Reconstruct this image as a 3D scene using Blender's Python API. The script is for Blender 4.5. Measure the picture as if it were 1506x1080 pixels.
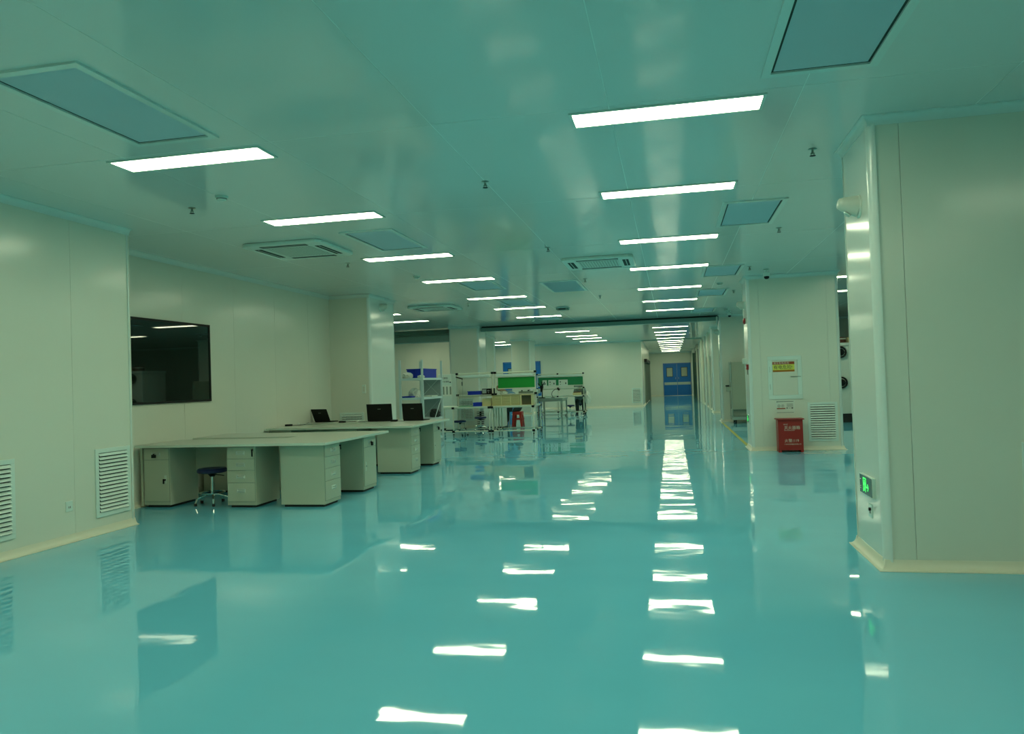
import bpy, bmesh, math, random
from mathutils import Vector, Matrix
random.seed(7)
PI = math.pi
scn = bpy.context.scene
for o in list(bpy.data.objects):
    bpy.data.objects.remove(o)
C = scn.collection

# ------------------------------------------------------------------ camera, world, exposure
cam_d = bpy.data.cameras.new('camera')
cam_d.sensor_fit = 'HORIZONTAL'; cam_d.sensor_width = 36.0
cam_d.lens = 26.562
cam_d.clip_start = 0.05; cam_d.clip_end = 200
cam = bpy.data.objects.new('camera', cam_d); C.objects.link(cam)
_R = Vector((0.97791804, 0.20637575, -0.0329448)); _U = Vector((0.03628991, -0.01244337, 0.99926383)); _F = Vector((-0.20581388, 0.97839369, 0.01965796))
cam.matrix_world = Matrix(((_R.x, _U.x, -_F.x, 0), (_R.y, _U.y, -_F.y, 0), (_R.z, _U.z, -_F.z, 1.42), (0, 0, 0, 1)))
scn.camera = cam
w = bpy.data.worlds.new('world'); scn.world = w; w.use_nodes = True
w.node_tree.nodes['Background'].inputs[0].default_value = (0.55, 0.8, 0.7, 1)
w.node_tree.nodes['Background'].inputs[1].default_value = 0.05
scn.view_settings.view_transform = 'Standard'; scn.view_settings.look = 'None'
scn.view_settings.gamma = 1.0; scn.view_settings.use_curve_mapping = False
scn.view_settings.exposure = 0.0
LIGHT_COLOR = (0.95, 1.0, 0.665)
LIGHT_POWER = 16.3
CEIL = 3.235

# ------------------------------------------------------------------ materials
def mat(name, col, rough=0.5, metal=0.0, noise=0.0, nscale=4.0, bump=0.0, bscale=20.0, bdist=0.01, spec=0.5, emit=None, estr=0.0, alpha=None, nstretch=None):
    m = bpy.data.materials.new(name); m.use_nodes = True
    nt = m.node_tree; b = nt.nodes['Principled BSDF']
    b.inputs['Base Color'].default_value = (*col, 1)
    b.inputs['Roughness'].default_value = rough
    b.inputs['Metallic'].default_value = metal
    b.inputs['Specular IOR Level'].default_value = spec
    if emit:
        b.inputs['Emission Color'].default_value = (*emit, 1); b.inputs['Emission Strength'].default_value = estr
    if alpha is not None:
        b.inputs['Alpha'].default_value = alpha
    if noise or bump:
        tc = nt.nodes.new('ShaderNodeTexCoord'); mp = nt.nodes.new('ShaderNodeMapping')
        nt.links.new(tc.outputs['Object'], mp.inputs[0])
        if nstretch: mp.inputs['Scale'].default_value = nstretch
    if noise:
        n = nt.nodes.new('ShaderNodeTexNoise'); n.inputs['Scale'].default_value = nscale; n.inputs['Detail'].default_value = 4
        nt.links.new(mp.outputs[0], n.inputs[0])
        r = nt.nodes.new('ShaderNodeMapRange'); r.inputs[3].default_value = 1 - noise; r.inputs[4].default_value = 1 + noise
        nt.links.new(n.outputs[0], r.inputs[0])
        v = nt.nodes.new('ShaderNodeVectorMath'); v.operation = 'SCALE'; v.inputs[0].default_value = col
        nt.links.new(r.outputs[0], v.inputs['Scale']); nt.links.new(v.outputs[0], b.inputs['Base Color'])
    if bump:
        n2 = nt.nodes.new('ShaderNodeTexNoise'); n2.inputs['Scale'].default_value = bscale; n2.inputs['Detail'].default_value = 2
        nt.links.new(mp.outputs[0], n2.inputs[0])
        bp = nt.nodes.new('ShaderNodeBump'); bp.inputs['Strength'].default_value = bump; bp.inputs['Distance'].default_value = bdist
        nt.links.new(n2.outputs[0], bp.inputs['Height']); nt.links.new(bp.outputs[0], b.inputs['Normal'])
    return m

M = {}
M['wall'] = mat('painted_steel_panel', (0.755, 0.775, 0.655), 0.19, noise=0.02, nscale=1.5, bump=0.04, bscale=1.2, bdist=0.02, spec=0.5)
M['pillar_side'] = mat('glossy_steel_panel', (0.72, 0.77, 0.69), 0.13, noise=0.02, nscale=2, bump=0.05, bscale=1.5, bdist=0.01, spec=0.6)
M['ceil'] = mat('ceiling_steel_panel', (0.74, 0.76, 0.71), 0.11, noise=0.02, nscale=0.8, bump=0.06, bscale=0.7, bdist=0.015, spec=0.55)
M['seal'] = mat('joint_sealant', (0.82, 0.86, 0.80), 0.5)
M['seal_dark'] = mat('dark_joint', (0.22, 0.28, 0.22), 0.6)
M['trim'] = mat('anodised_trim', (0.74, 0.82, 0.76), 0.22, metal=0.0, spec=0.7)
M['cream'] = mat('cream_coving', (0.78, 0.76, 0.60), 0.35)
M['frame'] = mat('white_frame', (0.62, 0.76, 0.68), 0.3)
M['blade'] = mat('white_louver', (0.72, 0.84, 0.76), 0.3)
M['hole_shade'] = mat('painted_hole_shade', (0.03, 0.045, 0.035), 0.8)  # near black, painted as the shade in ducts, slots and gaps
M['filter'] = mat('filter_mesh', (0.55, 0.62, 0.65), 0.7, noise=0.03, nscale=300)
M['diffuser'] = mat('lit_diffuser', (0.9, 0.9, 0.9), 0.5, emit=LIGHT_COLOR, estr=LIGHT_POWER)
M['desk'] = mat('desk_steel', (0.55, 0.57, 0.43), 0.38, noise=0.02, nscale=3)
M['desktop'] = mat('desk_laminate', (0.52, 0.55, 0.45), 0.3, noise=0.03, nscale=12)
M['edge'] = mat('edge_band', (0.66, 0.74, 0.62), 0.3)
M['chrome'] = mat('chrome', (0.75, 0.8, 0.75), 0.15, metal=1.0)
M['handle_metal'] = mat('polished_pull', (0.82, 0.88, 0.80), 0.25, metal=0.3)
M['steel'] = mat('brushed_steel', (0.45, 0.52, 0.46), 0.28, metal=0.9, noise=0.05, nscale=30)
M['steel_dull'] = mat('dull_steel_sheet', (0.36, 0.40, 0.30), 0.42, metal=0.5, noise=0.06, nscale=4)
M['black'] = mat('black_plastic', (0.006, 0.008, 0.007), 0.5, spec=0.25)
M['black_soft'] = mat('black_rubber', (0.02, 0.025, 0.022), 0.7)
M['navy'] = mat('navy_vinyl', (0.012, 0.02, 0.09), 0.4)
M['pipe'] = mat('cream_pipe', (0.66, 0.70, 0.56), 0.3)
M['green'] = mat('green_board', (0.0, 0.30, 0.03), 0.55, noise=0.05, nscale=3)
M['green2'] = mat('green_board_teal', (0.01, 0.24, 0.08), 0.5, noise=0.05, nscale=3)
M['blue_bin'] = mat('blue_plastic', (0.008, 0.035, 0.42), 0.5, spec=0.3)
M['blue_door'] = mat('blue_door_paint', (0.004, 0.16, 0.52), 0.3)
M['beige'] = mat('beige_crate', (0.62, 0.56, 0.28), 0.45, noise=0.04, nscale=10)
M['crate_shade'] = mat('painted_crate_shade', (0.10, 0.10, 0.05), 0.6)  # dark tone painted as the shade within the beige crates
M['red'] = mat('red_steel', (0.33, 0.018, 0.012), 0.4)
M['red_plastic'] = mat('red_plastic', (0.48, 0.035, 0.02), 0.4)
M['red_alarm'] = mat('red_alarm', (0.30, 0.02, 0.02), 0.35)
M['white'] = mat('white_plastic', (0.72, 0.80, 0.70), 0.4)
M['ivory'] = mat('ivory_plastic', (0.66, 0.70, 0.60), 0.35)
M['curtain'] = mat('grey_green_curtain', (0.28, 0.38, 0.31), 0.35, noise=0.15, nscale=3)
M['fascia'] = mat('green_grey_fascia', (0.22, 0.36, 0.31), 0.4)
M['glass_dark'] = mat('dark_window_glass', (0.008, 0.014, 0.010), 0.02, spec=1.0)
M['glass_door'] = mat('dim_glass', (0.05, 0.10, 0.08), 0.05, spec=0.8)
M['tint_white'] = mat('door_window_glass', (0.45, 0.5, 0.38), 0.1)
M['paper'] = mat('paper', (0.72, 0.78, 0.68), 0.7)
M['ink'] = mat('ink', (0.03, 0.05, 0.04), 0.7)
M['sticker_red'] = mat('sticker_red', (0.32, 0.05, 0.01), 0.5)
M['sticker_yellow'] = mat('sticker_yellow', (0.75, 0.75, 0.12), 0.5)
M['sticker_orange'] = mat('sticker_orange', (0.45, 0.16, 0.01), 0.5)
M['pale_letter'] = mat('pale_lettering', (0.75, 0.62, 0.5), 0.5)
M['sign_green'] = mat('sign_dark_green', (0.01, 0.05, 0.03), 0.25)
M['sign_lit'] = mat('lit_pictogram', (0.1, 0.8, 0.2), 0.4, emit=(0.07, 1.0, 0.16), estr=0.9)
M['yellow_line'] = mat('yellow_floor_tape', (0.55, 0.52, 0.10), 0.25)
M['skin'] = mat('skin', (0.42, 0.24, 0.14), 0.55)
M['hair'] = mat('dark_hair', (0.03, 0.022, 0.015), 0.6)
M['coat'] = mat('light_blue_cloth', (0.16, 0.34, 0.50), 0.8, noise=0.08, nscale=8)
M['coat2'] = mat('grey_blue_cloth', (0.20, 0.28, 0.26), 0.8, noise=0.08, nscale=8)
M['trousers'] = mat('dark_cloth', (0.03, 0.045, 0.04), 0.85)
M['rack'] = mat('white_rack_steel', (0.62, 0.74, 0.72), 0.35)
M['rack_back'] = mat('grey_shelf_back', (0.30, 0.38, 0.36), 0.4)
M['milky'] = mat('milky_plastic', (0.70, 0.74, 0.64), 0.3, noise=0.08, nscale=12)
M['brown'] = mat('brown_leatherette', (0.14, 0.05, 0.035), 0.5)

def floor_material():
    m = bpy.data.materials.new('teal_epoxy_floor'); m.use_nodes = True
    nt = m.node_tree; L = nt.links; b = nt.nodes['Principled BSDF']
    tc = nt.nodes.new('ShaderNodeTexCoord')
    def noise(scale, detail=2, stretch=(1, 1, 1), rot=0.0):
        mp = nt.nodes.new('ShaderNodeMapping'); mp.inputs['Scale'].default_value = stretch; mp.inputs['Rotation'].default_value = (0, 0, rot)
        L.new(tc.outputs['Object'], mp.inputs[0])
        n = nt.nodes.new('ShaderNodeTexNoise'); n.inputs['Scale'].default_value = scale; n.inputs['Detail'].default_value = detail
        L.new(mp.outputs[0], n.inputs[0]); return n
    n1 = noise(0.5, 4, (0.5, 1.6, 1), 0.25)
    cr = nt.nodes.new('ShaderNodeValToRGB')
    cr.color_ramp.elements[0].position = 0.3; cr.color_ramp.elements[0].color = (0.140, 0.55, 0.715, 1)
    cr.color_ramp.elements[1].position = 0.72; cr.color_ramp.elements[1].color = (0.158, 0.59, 0.74, 1)
    L.new(n1.outputs[0], cr.inputs[0]); L.new(cr.outputs[0], b.inputs['Base Color'])
    b.inputs['Roughness'].default_value = 0.03
    b.inputs['Specular IOR Level'].default_value = 0.55
    n2 = noise(0.9, 1.5, (1, 1, 1)); n3 = noise(3.5, 2, (0.6, 1, 1))
    mix = nt.nodes.new('ShaderNodeMath'); mix.operation = 'MULTIPLY_ADD'
    L.new(n3.outputs[0], mix.inputs[0]); mix.inputs[1].default_value = 0.12; L.new(n2.outputs[0], mix.inputs[2])
    bp = nt.nodes.new('ShaderNodeBump'); bp.inputs['Strength'].default_value = 1.0; bp.inputs['Distance'].default_value = 0.0062
    L.new(mix.outputs[0], bp.inputs['Height']); L.new(bp.outputs[0], b.inputs['Normal'])
    return m
M['floor'] = floor_material()

# ------------------------------------------------------------------ mesh helpers
class MB:
    def __init__(s): s.v = []; s.f = []
    def _add(s, vs, fs, T=None):
        n = len(s.v)
        s.v += [tuple(T @ Vector(p)) if T else tuple(p) for p in vs]
        s.f += [tuple(i + n for i in f) for f in fs]; return s
    def box(s, x0, x1, y0, y1, z0, z1, T=None):
        vs = [(x0,y0,z0),(x1,y0,z0),(x1,y1,z0),(x0,y1,z0),(x0,y0,z1),(x1,y0,z1),(x1,y1,z1),(x0,y1,z1)]
        return s._add(vs, [(0,3,2,1),(4,5,6,7),(0,1,5,4),(1,2,6,5),(2,3,7,6),(3,0,4,7)], T)
    def tube(s, p0, p1, r, n=10, r2=None):
        p0, p1 = Vector(p0), Vector(p1); d = (p1 - p0).normalized(); r2 = r if r2 is None else r2
        a = d.orthogonal().normalized(); b = d.cross(a); vs = []
        for P, q in ((p0, r), (p1, r2)):
            for i in range(n):
                t = 2*PI*i/n; vs.append(P + (a*math.cos(t) + b*math.sin(t))*q)
        fs = [(i, (i+1) % n, n+(i+1) % n, n+i) for i in range(n)] + [tuple(range(n-1, -1, -1)), tuple(range(n, 2*n))]
        return s._add(vs, fs)
    def path(s, pts, r, n=8):
        for a, b in zip(pts, pts[1:]): s.tube(a, b, r, n)
        return s
    def lathe(s, prof, n=24, T=None, c=(0, 0, 0)):
        vs = []; k = len(prof)
        for i in range(n):
            t = 2*PI*i/n
            for r, z in prof: vs.append((c[0] + max(r, 1e-4)*math.cos(t), c[1] + max(r, 1e-4)*math.sin(t), c[2] + z))
        fs = []
        for i in range(n):
            j = (i+1) % n
            for q in range(k-1): fs.append((i*k+q, j*k+q, j*k+q+1, i*k+q+1))
        fs.append(tuple(i*k for i in range(n-1, -1, -1))); fs.append(tuple(i*k+k-1 for i in range(n)))
        return s._add(vs, fs, T)
    def prism(s, poly, z0, z1, T=None):
        n = len(poly); vs = [(x, y, z0) for x, y in poly] + [(x, y, z1) for x, y in poly]
        return s._add(vs, [(i, (i+1) % n, n+(i+1) % n, n+i) for i in range(n)] + [tuple(range(n-1, -1, -1)), tuple(range(n, 2*n))], T)
    def sweep(s, path, prof, closed=False):
        """prof: (outward offset, z); outward is to the right of the walking direction"""
        n = len(path); P = [Vector((a, b)) for a, b in path]; rings = []
        for i in range(n):
            ds = []
            if closed or i > 0: ds.append((P[i] - P[i-1]).normalized())
            if closed or i < n-1: ds.append((P[(i+1) % n] - P[i]).normalized())
            ns = [Vector((d.y, -d.x)) for d in ds]
            if len(ns) == 2:
                m = ns[0] + ns[1]; m = m / m.length_squared * 2 if m.length > 1e-6 else ns[0]
            else: m = ns[0]
            rings.append([(P[i].x + m.x*o, P[i].y + m.y*o, z) for o, z in prof])
        k = len(prof); vs = [p for r in rings for p in r]; fs = []
        for i in range(n if closed else n-1):
            j = (i+1) % n
            for q in range(k): fs.append((i*k+q, j*k+q, j*k+(q+1) % k, i*k+(q+1) % k))
        if not closed: fs += [tuple(range(k)), tuple((n-1)*k+q for q in range(k-1, -1, -1))]
        return s._add(vs, fs)
    def mesh(s, name, m, smooth=False, bevel=0):
        me = bpy.data.meshes.new(name); me.from_pydata(s.v, [], s.f)
        bm = bmesh.new(); bm.from_mesh(me); bmesh.ops.recalc_face_normals(bm, faces=bm.faces)
        if bevel:
            bmesh.ops.bevel(bm, geom=[e for e in bm.edges if e.calc_face_angle(0) > 0.6], offset=bevel, segments=2, affect='EDGES', profile=0.5)
        bm.to_mesh(me); bm.free()
        me.materials.append(M[m] if isinstance(m, str) else m)
        if smooth:
            for p in me.polygons: p.use_smooth = True
            try: me.set_sharp_from_angle(angle=math.radians(40))
            except Exception: pass
        return me
    def build(s, name, m, parent=None, smooth=False, bevel=0, loc=None, rotz=0.0):
        return link(name, s.mesh(name, m, smooth, bevel), parent, loc, rotz)

def link(name, data, parent=None, loc=None, rotz=0.0):
    o = bpy.data.objects.new(name, data); C.objects.link(o)
    if parent: o.parent = parent
    if loc: o.location = loc
    o.rotation_euler.z = rotz
    return o
def tag(o, label=None, cat=None, group=None, kind=None):
    if label: o['label'] = label
    if cat: o['category'] = cat
    if group: o['group'] = group
    if kind: o['kind'] = kind
    return o
def thing(name, label, cat, loc=(0, 0, 0), rotz=0.0, group=None, kind=None):
    return tag(link(name, None, None, loc, rotz), label, cat, group, kind)
def copy_tree(o, parent=None):
    c = o.copy(); C.objects.link(c)
    if parent: c.parent = parent
    for ch in list(o.children): copy_tree(ch, c)
    return c
def dup(o, loc, rotz=None, label=None):
    c = copy_tree(o); c.location = loc
    if rotz is not None: c.rotation_euler.z = rotz
    if label: c['label'] = label
    return c
def B(*a): return MB().box(*a)
def text(parent, name, body, size, loc, rot, m, align='LEFT'):
    cu = bpy.data.curves.new(name, 'FONT'); cu.body = body; cu.size = size; cu.extrude = 0.0008; cu.align_x = align
    cu.materials.append(M[m]); cu.resolution_u = 3
    tmp = bpy.data.objects.new('lettering_source', cu); C.objects.link(tmp)
    bpy.context.view_layer.update()
    me = bpy.data.meshes.new_from_object(tmp.evaluated_get(bpy.context.evaluated_depsgraph_get()))
    bpy.data.objects.remove(tmp)
    o = link(name, me, parent); o.location = loc; o.rotation_euler = rot
    return o
FRONT = (PI/2, 0, 0)   # lettering that faces -y

# ------------------------------------------------------------------ setting: floor, ceiling
fl = B(-14, 9, -6, 61, -0.1, 0).build('floor', 'floor'); tag(fl, 'glossy teal epoxy floor running the length of the hall', kind='structure')
ce = B(-14, 9, -6, 61, CEIL+0.0012, CEIL+0.15).build('ceiling', 'seal'); tag(ce, 'ceiling of painted steel panels', kind='structure')
PX = 1.235
xs = [-1.58 + PX*k for k in range(-10, 9)]
ys = [-5.6, -2.85, -0.2, 2.42, 5.03, 7.55, 10.2, 12.75, 15.55, 18.25, 20.9, 23.5, 25.9, 28.1, 31.1, 33.3, 36, 38.6, 42, 46, 50, 55, 60.5]
GX, GY = 0.0030, 0.0030
pm = {}
def box_mesh(cache, key, name, m, dims):
    if key not in cache: cache[key] = MB().box(*dims).mesh(name, m)
    return cache[key]
for i in range(len(xs)-1):
    for j in range(len(ys)-1):
        if ys[j] >= 23.5 and not (-7.9 < xs[i] < 1.4): continue
        if ys[j] >= 38 and not (-2.9 < xs[i] < 1.4): continue
        L_ = ys[j+1]-ys[j]
        me = box_mesh(pm, round(L_, 3), 'ceiling_panel', 'ceil', (GX, PX-GX, GY, L_-GY, 0, 0.001))
        link('ceiling_panel', me, ce, (xs[i], ys[j], CEIL))
B(-14, 9, 23.5, 61, CEIL+0.0006, CEIL+0.0011).build('ceiling_sheet', 'ceil', ce)

# cove profiles (offset, z)
def cove_base(r=0.055):
    pts = [(0.0, 0.0), (r, 0.0), (r, 0.006)]
    for k in range(1, 6):
        a = PI/2*k/6; pts.append((r - r*math.sin(a)*0.86, 0.006 + r*1.25*(1-math.cos(a))))
    pts += [(0.006, r*1.35), (0.0, r*1.35)]
    return pts
def cove_top(r=0.05):
    return [(o, CEIL - z) for o, z in cove_base(r)]

def panel_face(parent, x0, y0, x1, y1, seams, z0=0.0, z1=CEIL, m='wall', side=1, t=0.006):
    """a wall face split in panels along the segment; outward is to the right of the direction (x0,y0)->(x1,y1)"""
    d = Vector((x1-x0, y1-y0)); L_ = d.length; a = math.atan2(d.y, d.x)
    cuts = [0] + [s for s in seams if 0 < s < L_] + [L_]
    for s0, s1 in zip(cuts, cuts[1:]):
        me = B(s0+0.0015, s1-0.0015, -t, 0, z0, z1).mesh('wall_panel', m)
        link('wall_panel', me, parent, (x0, y0, 0), a)

def corner_trim(parent, x, y, sx, sy, r=0.045, z0=0.0, z1=CEIL):
    """rounded aluminium corner; (sx, sy) points outward"""
    poly = [(0, 0)]
    poly = [(-sx*r, -sy*r*0.0), (-sx*r, -sy*r), (0*sx, -sy*r)]
    arc = []
    for k in range(9):
        t = PI/2*k/8; arc.append((sx*(-r + (r+0.010)*math.sin(t)), sy*(-r + (r+0.010)*math.cos(t))))
    poly = [(-sx*r, -sy*r)] + arc
    T = Matrix.Translation((x, y, 0))
    MB().prism(poly, z0, z1, T).build('corner_trim', 'trim', parent, smooth=True)

def pillar(name, label, x0, x1, y0, y1, seams_front=(), front=True, base=True, r=0.045):
    p = B(x0+0.01, x1-0.01, y0+0.01, y1-0.01, 0, CEIL).build(name, 'seal'); tag(p, label, kind='structure')
    panel_face(p, x0+r, y0+0.004, x1-r, y0+0.004, [s - r for s in seams_front])
    panel_face(p, x1-0.004, y0+r, x1-0.004, y1-r, [], m='pillar_side')
    panel_face(p, x1-r, y1-0.004, x0+r, y1-0.004, [])
    panel_face(p, x0+0.004, y1-r, x0+0.004, y0+r, [], m='pillar_side')
    for x, y, sx, sy in ((x0, y0, -1, -1), (x1, y0, 1, -1), (x1, y1, 1, 1), (x0, y1, -1, 1)):
        corner_trim(p, x, y, sx, sy, r)
    path = [(x0, y0), (x1, y0), (x1, y1), (x0, y1)]
    MB().sweep(path, cove_base(), True).build('baseboard', 'cream', p, smooth=True)
    MB().sweep(path, cove_top(), True).build('ceiling_cove', 'trim', p, smooth=True)
    return p

pil_near = pillar('pillar', 'wide steel-clad pillar nearest the camera at the right edge', 1.44, 3.02, 5.80, 6.64, (0.20, 1.38))
pil_mid = pillar('pillar', 'wide steel-clad pillar with the red extinguisher box in front', 1.42, 3.00, 14.58, 15.42, (0.20, 1.38))
pil_far = pillar('pillar', 'steel-clad pillar behind the stainless trolley', 1.47, 3.05, 23.65, 24.5, (0.3,))
pil_4 = pillar('pillar', 'fourth steel-clad pillar down the right side of the aisle', 1.53, 2.9, 29.4, 30.3)
col_f = pillar('pillar', 'square steel-clad pillar in the middle of the hall behind the assembly benches', -6.95, -5.98, 23.35, 24.35)
col_g = pillar('pillar', 'far steel-clad pillar in front of the blue double door', -6.80, -5.97, 32.2, 33.5)
col_a = pillar('pillar', 'steel-clad pillar at the end of the left wall behind the laptops', -6.90, -5.75, 13.9, 15.25)

def wall(name, label, x0, y0, x1, y1, thick, seams=(), base=True, top=True, z0=0.0, m='wall'):
    """wall whose visible face runs from (x0,y0) to (x1,y1), outward to the right"""
    d = Vector((x1-x0, y1-y0)); L_ = d.length; a = math.atan2(d.y, d.x)
    o = B(0, L_, 0.008, thick, 0, CEIL).build(name, 'seal', None, loc=(x0, y0, 0), rotz=a); tag(o, label, kind='structure')
    cuts = [0] + [s for s in seams if 0 < s < L_] + [L_]
    for s0, s1 in zip(cuts, cuts[1:]):
        B(s0+0.0015, s1-0.0015, 0, 0.0075, z0, CEIL).build('wall_panel', m, o)
    if base: MB().sweep([(0, 0), (L_, 0)], cove_base()).build('baseboard', 'cream', o, smooth=True)
    if top: MB().sweep([(0, 0), (L_, 0)], cove_top()).build('ceiling_cove', 'trim', o, smooth=True)
    return o
def rng(L_, step, start=None): 
    s = step if start is None else start; r = []
    while s < L_: r.append(s); s += step
    return r
# left side. A face looking to +x is walked in the -y ... outward right of direction: walking +y has +x on its right
wl_near = wall('wall_left', 'near left steel wall with two return air grilles', -5.79, -6, -5.79, 7.25, 0.6, [12.41 - 1.18*k for k in range(10, -1, -1)])
corner_trim(wl_near, 13.25, 0, 1, -1)
# its end face (looks to +y) and the recessed wall with the dark window
wl_end = wall('wall_left_return', 'short return of the near left wall', -5.80, 7.246, -6.6, 7.25, 0.6)
wl_rec = wall('wall_left_recess', 'recessed left wall behind the desks with the dark window', -6.60, 7.2, -6.60, 13.92, 0.3, [2.1-1.22+0.0, 2.1, 3.35, 4.59, 5.8], base=True)
wl_back = wall('wall_left_bay', 'wall closing the left bay on the camera side', -6.8, 15.2, -13, 15.2, 0.3)
wl_out = wall('wall_left_outer', 'outer left wall of the far bay', -13, 15, -13, 30, 0.3, rng(15, 1.2))
wb_bay = wall('wall_bay_back', 'pale back wall seen behind the storage rack', -13, 29.6, -6.95, 29.6, 0.25, [1.1, 2.3, 3.5, 4.7])
wb_side = wall('wall_bay_side', 'pale wall running away behind the middle pillar', -6.95, 24.3, -6.95, 29.6, 0.25, rng(5.3, 0.9))
wf = wall('wall_far', 'far wall at the end of the work hall', -14, 37.5, -1.40, 37.5, 0.3, [1.3+1.2*k for k in range(0, 9)] + [12.6-1.35-0.0])
wc_l = wall('wall_corridor_left', 'left wall of the far corridor', -1.40, 37.53, -1.40, 50.5, 0.25, rng(13, 1.2))
wc_l2 = wall('wall_corridor_left_recess', 'recessed left wall near the corridor end', -2.0, 50.5, -2.0, 57.5, 0.25)
we = wall('wall_end', 'end wall of the corridor around the blue double door', -2.0, 57.5, 1.7, 57.5, 0.3, [1.38, 3.43])
wc_r = wall('wall_corridor_right', 'right wall of the far corridor with metal posts', 1.62, 57.5, 1.62, 30.3, 0.25, rng(28.7, 1.2))
w_rb = wall('wall_right_back', 'back wall of the right bay', 2.8, 27, 8.6, 27, 0.25, rng(6, 1.2))
w_lk = wall('wall_right_link', 'short wall linking the two far right pillars', 2.85, 29.6, 2.85, 24.3, 0.12)
w_ro = wall('wall_right', 'outer right wall', 8.6, 27, 8.6, -6, 0.25)
w_bk = wall('wall_back', 'wall behind the camera', 8.6, -5.6, -5.8, -5.6, 0.25)

for x, y in ((-6.6, 13.9), (-6.95, 29.6)):
    MB().prism([(x, y), (x+.05, y), (x+.05, y-.008), (x+.008, y-.05), (x, y-.05)], 0, CEIL).build('corner_trim', 'trim', wl_rec if y < 20 else wb_side)
# posts along the far right corridor wall
for k, (y, wd, pr) in enumerate(((33.0, .35, .10), (36.2, .30, .10), (39.2, .5, .14), (42.5, .3, .12), (45.4, .5, .16), (50.6, .5, .18), (54.5, .4, .16))):
    q = B(1.62-pr, 1.60, y, y+wd, 0, CEIL).build('trim_%d' % (k+1), 'trim' if k % 2 else 'wall', bevel=0.01)
    tag(q, 'vertical metal post on the far right corridor wall', kind='structure')
for k, (y0, y1) in enumerate(((31.2, 32.7), (34, 35.7), (40.2, 41.9), (43.2, 45.0), (47.0, 49.6))):
    wi = B(1.598, 1.618, y0, y1, 0.95 if k < 2 else 0.1, 2.2 if k < 2 else 2.15).build('window_%d' % (k+2), 'glass_door'); tag(wi, 'narrow dark glazed panel in the far right corridor wall', kind='structure')
    B(1.585, 1.62, y0-.05, y0, 0.0, 2.25).build('window_frame', 'steel', wi); B(1.585, 1.62, y1, y1+.05, 0.0, 2.25).build('window_frame', 'steel', wi)

for k, (y, wd, pr) in enumerate(((42.9, .12, .16), (46.0, .16, .20), (50.1, .2, .24))):
    q = B(1.62-pr, 1.60, y, y+wd, 0, 2.9).build('trim_%d' % (k+10), 'glass_door'); tag(q, 'dark vertical frame on the far right corridor wall', kind='structure')
# dark observation window in the recessed left wall
win = B(-6.598, -6.580, 7.63, 9.86, 1.315, 2.365).build('window_1', 'glass_dark'); tag(win, 'dark reflective observation window in the recessed left wall', kind='structure')
f = MB(); f.box(-6.6, -6.572, 7.6, 9.89, 1.285, 1.315); f.box(-6.6, -6.572, 7.6, 9.89, 2.365, 2.395); f.box(-6.6, -6.572, 7.6, 7.63, 1.315, 2.365); f.box(-6.6, -6.572, 9.86, 9.89, 1.315, 2.365)
f.build('window_frame', 'black', win)

# overhead fascia and rolled curtains between hall and far bay
bm_ = B(-5.97, 1.46, 23.66, 23.98, 3.075, 3.185).build('trim_20', 'fascia', bevel=0.004); tag(bm_, 'grey-green curtain housing across the ceiling of the aisle', kind='structure')
B(-5.97, 1.46, 23.72, 23.95, 3.185, CEIL).build('painted_gap_shade', 'black_soft', bm_)  # black strip painted as the shadow line above the housing
B(1.385, 1.43, 23.56, 23.68, 2.98, 3.19).build('end_bracket', 'white', bm_)
bl = MB(); bl.box(-13, -6.96, 23.62, 23.98, 2.80, 3.02)
bl.build('trim_21', 'curtain', bevel=0.03); tag(C.objects[-1], 'dark rolled curtain over the left bay opening', kind='structure')
cp = C.objects[-1]
for k in range(3):
    MB().tube((-13, 23.74+0.03*k, 3.05+k*0.065), (-6.96, 23.74+0.03*k, 3.05+k*0.065), 0.036, 12).build('curtain_roll', 'curtain', cp, smooth=True)
B(-1.4, 1.5, 37.4, 37.5, 3.19, CEIL).build('trim_22', 'fascia'); tag(C.objects[-1], 'thin ceiling beam across the corridor mouth', kind='structure')

# yellow floor line
tag(B(1.40, 1.47, 15.5, 23.6, 0.0, 0.0015).build('floor_line', 'yellow_line'), 'thin yellow line on the floor between two pillars on the right', 'floor marking')

# ------------------------------------------------------------------ blue double doors
def double_door(name, label, x0, x1, y, h, windows=True):
    d = thing(name, label, 'door', ((x0+x1)/2, y, 0)); d['kind'] = 'structure'
    W = (x1-x0)/2
    f = MB(); f.box(-W, -W+.04, -.02, .05, 0, h); f.box(W-.04, W, -.02, .05, 0, h); f.box(-W, W, -.02, .05, h-.04, h)
    f.build('door_frame', 'blue_door', d)
    for s in (-1, 1):
        a, b = (-W+.045, -.006) if s < 0 else (.006, W-.045)
        lf = B(a, b, -.005, .04, .02, h-.045).build('door_leaf', 'blue_door', d)
        B(a+.03, b-.0, -.012, -.004, .80, 1.0).build('kick_plate', 'steel', lf)
        if windows:
            wa, wb = (-W+.27, -W+.68) if s < 0 else (W-.68, W-.27)
            g = MB(); g.box(wa-.03, wb+.03, -.014, -.004, 1.40, 1.43); g.box(wa-.03, wb+.03, -.014, -.004, 2.07, 2.10); g.box(wa-.03, wa, -.014, -.004, 1.43, 2.07); g.box(wb, wb+.03, -.014, -.004, 1.43, 2.07)
            g.build('window_surround', 'black', lf)
            B(wa, wb, -.010, -.002, 1.43, 2.07).build('pane', 'tint_white', lf)
        MB().tube((s*.11, -.05, 1.22), (s*.11, -.05, 1.36), .012).tube((s*.11, -.05, 1.29), (s*.11, 0, 1.29), .01).build('handle', 'chrome', lf)
    B(-.006, .006, -.008, .0, .02, h-.045).build('meeting_strip', 'steel', d)
    return d
double_door('door_1', 'blue double door with two windows at the corridor end', -0.59, 1.42, 57.47, 2.42)
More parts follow.
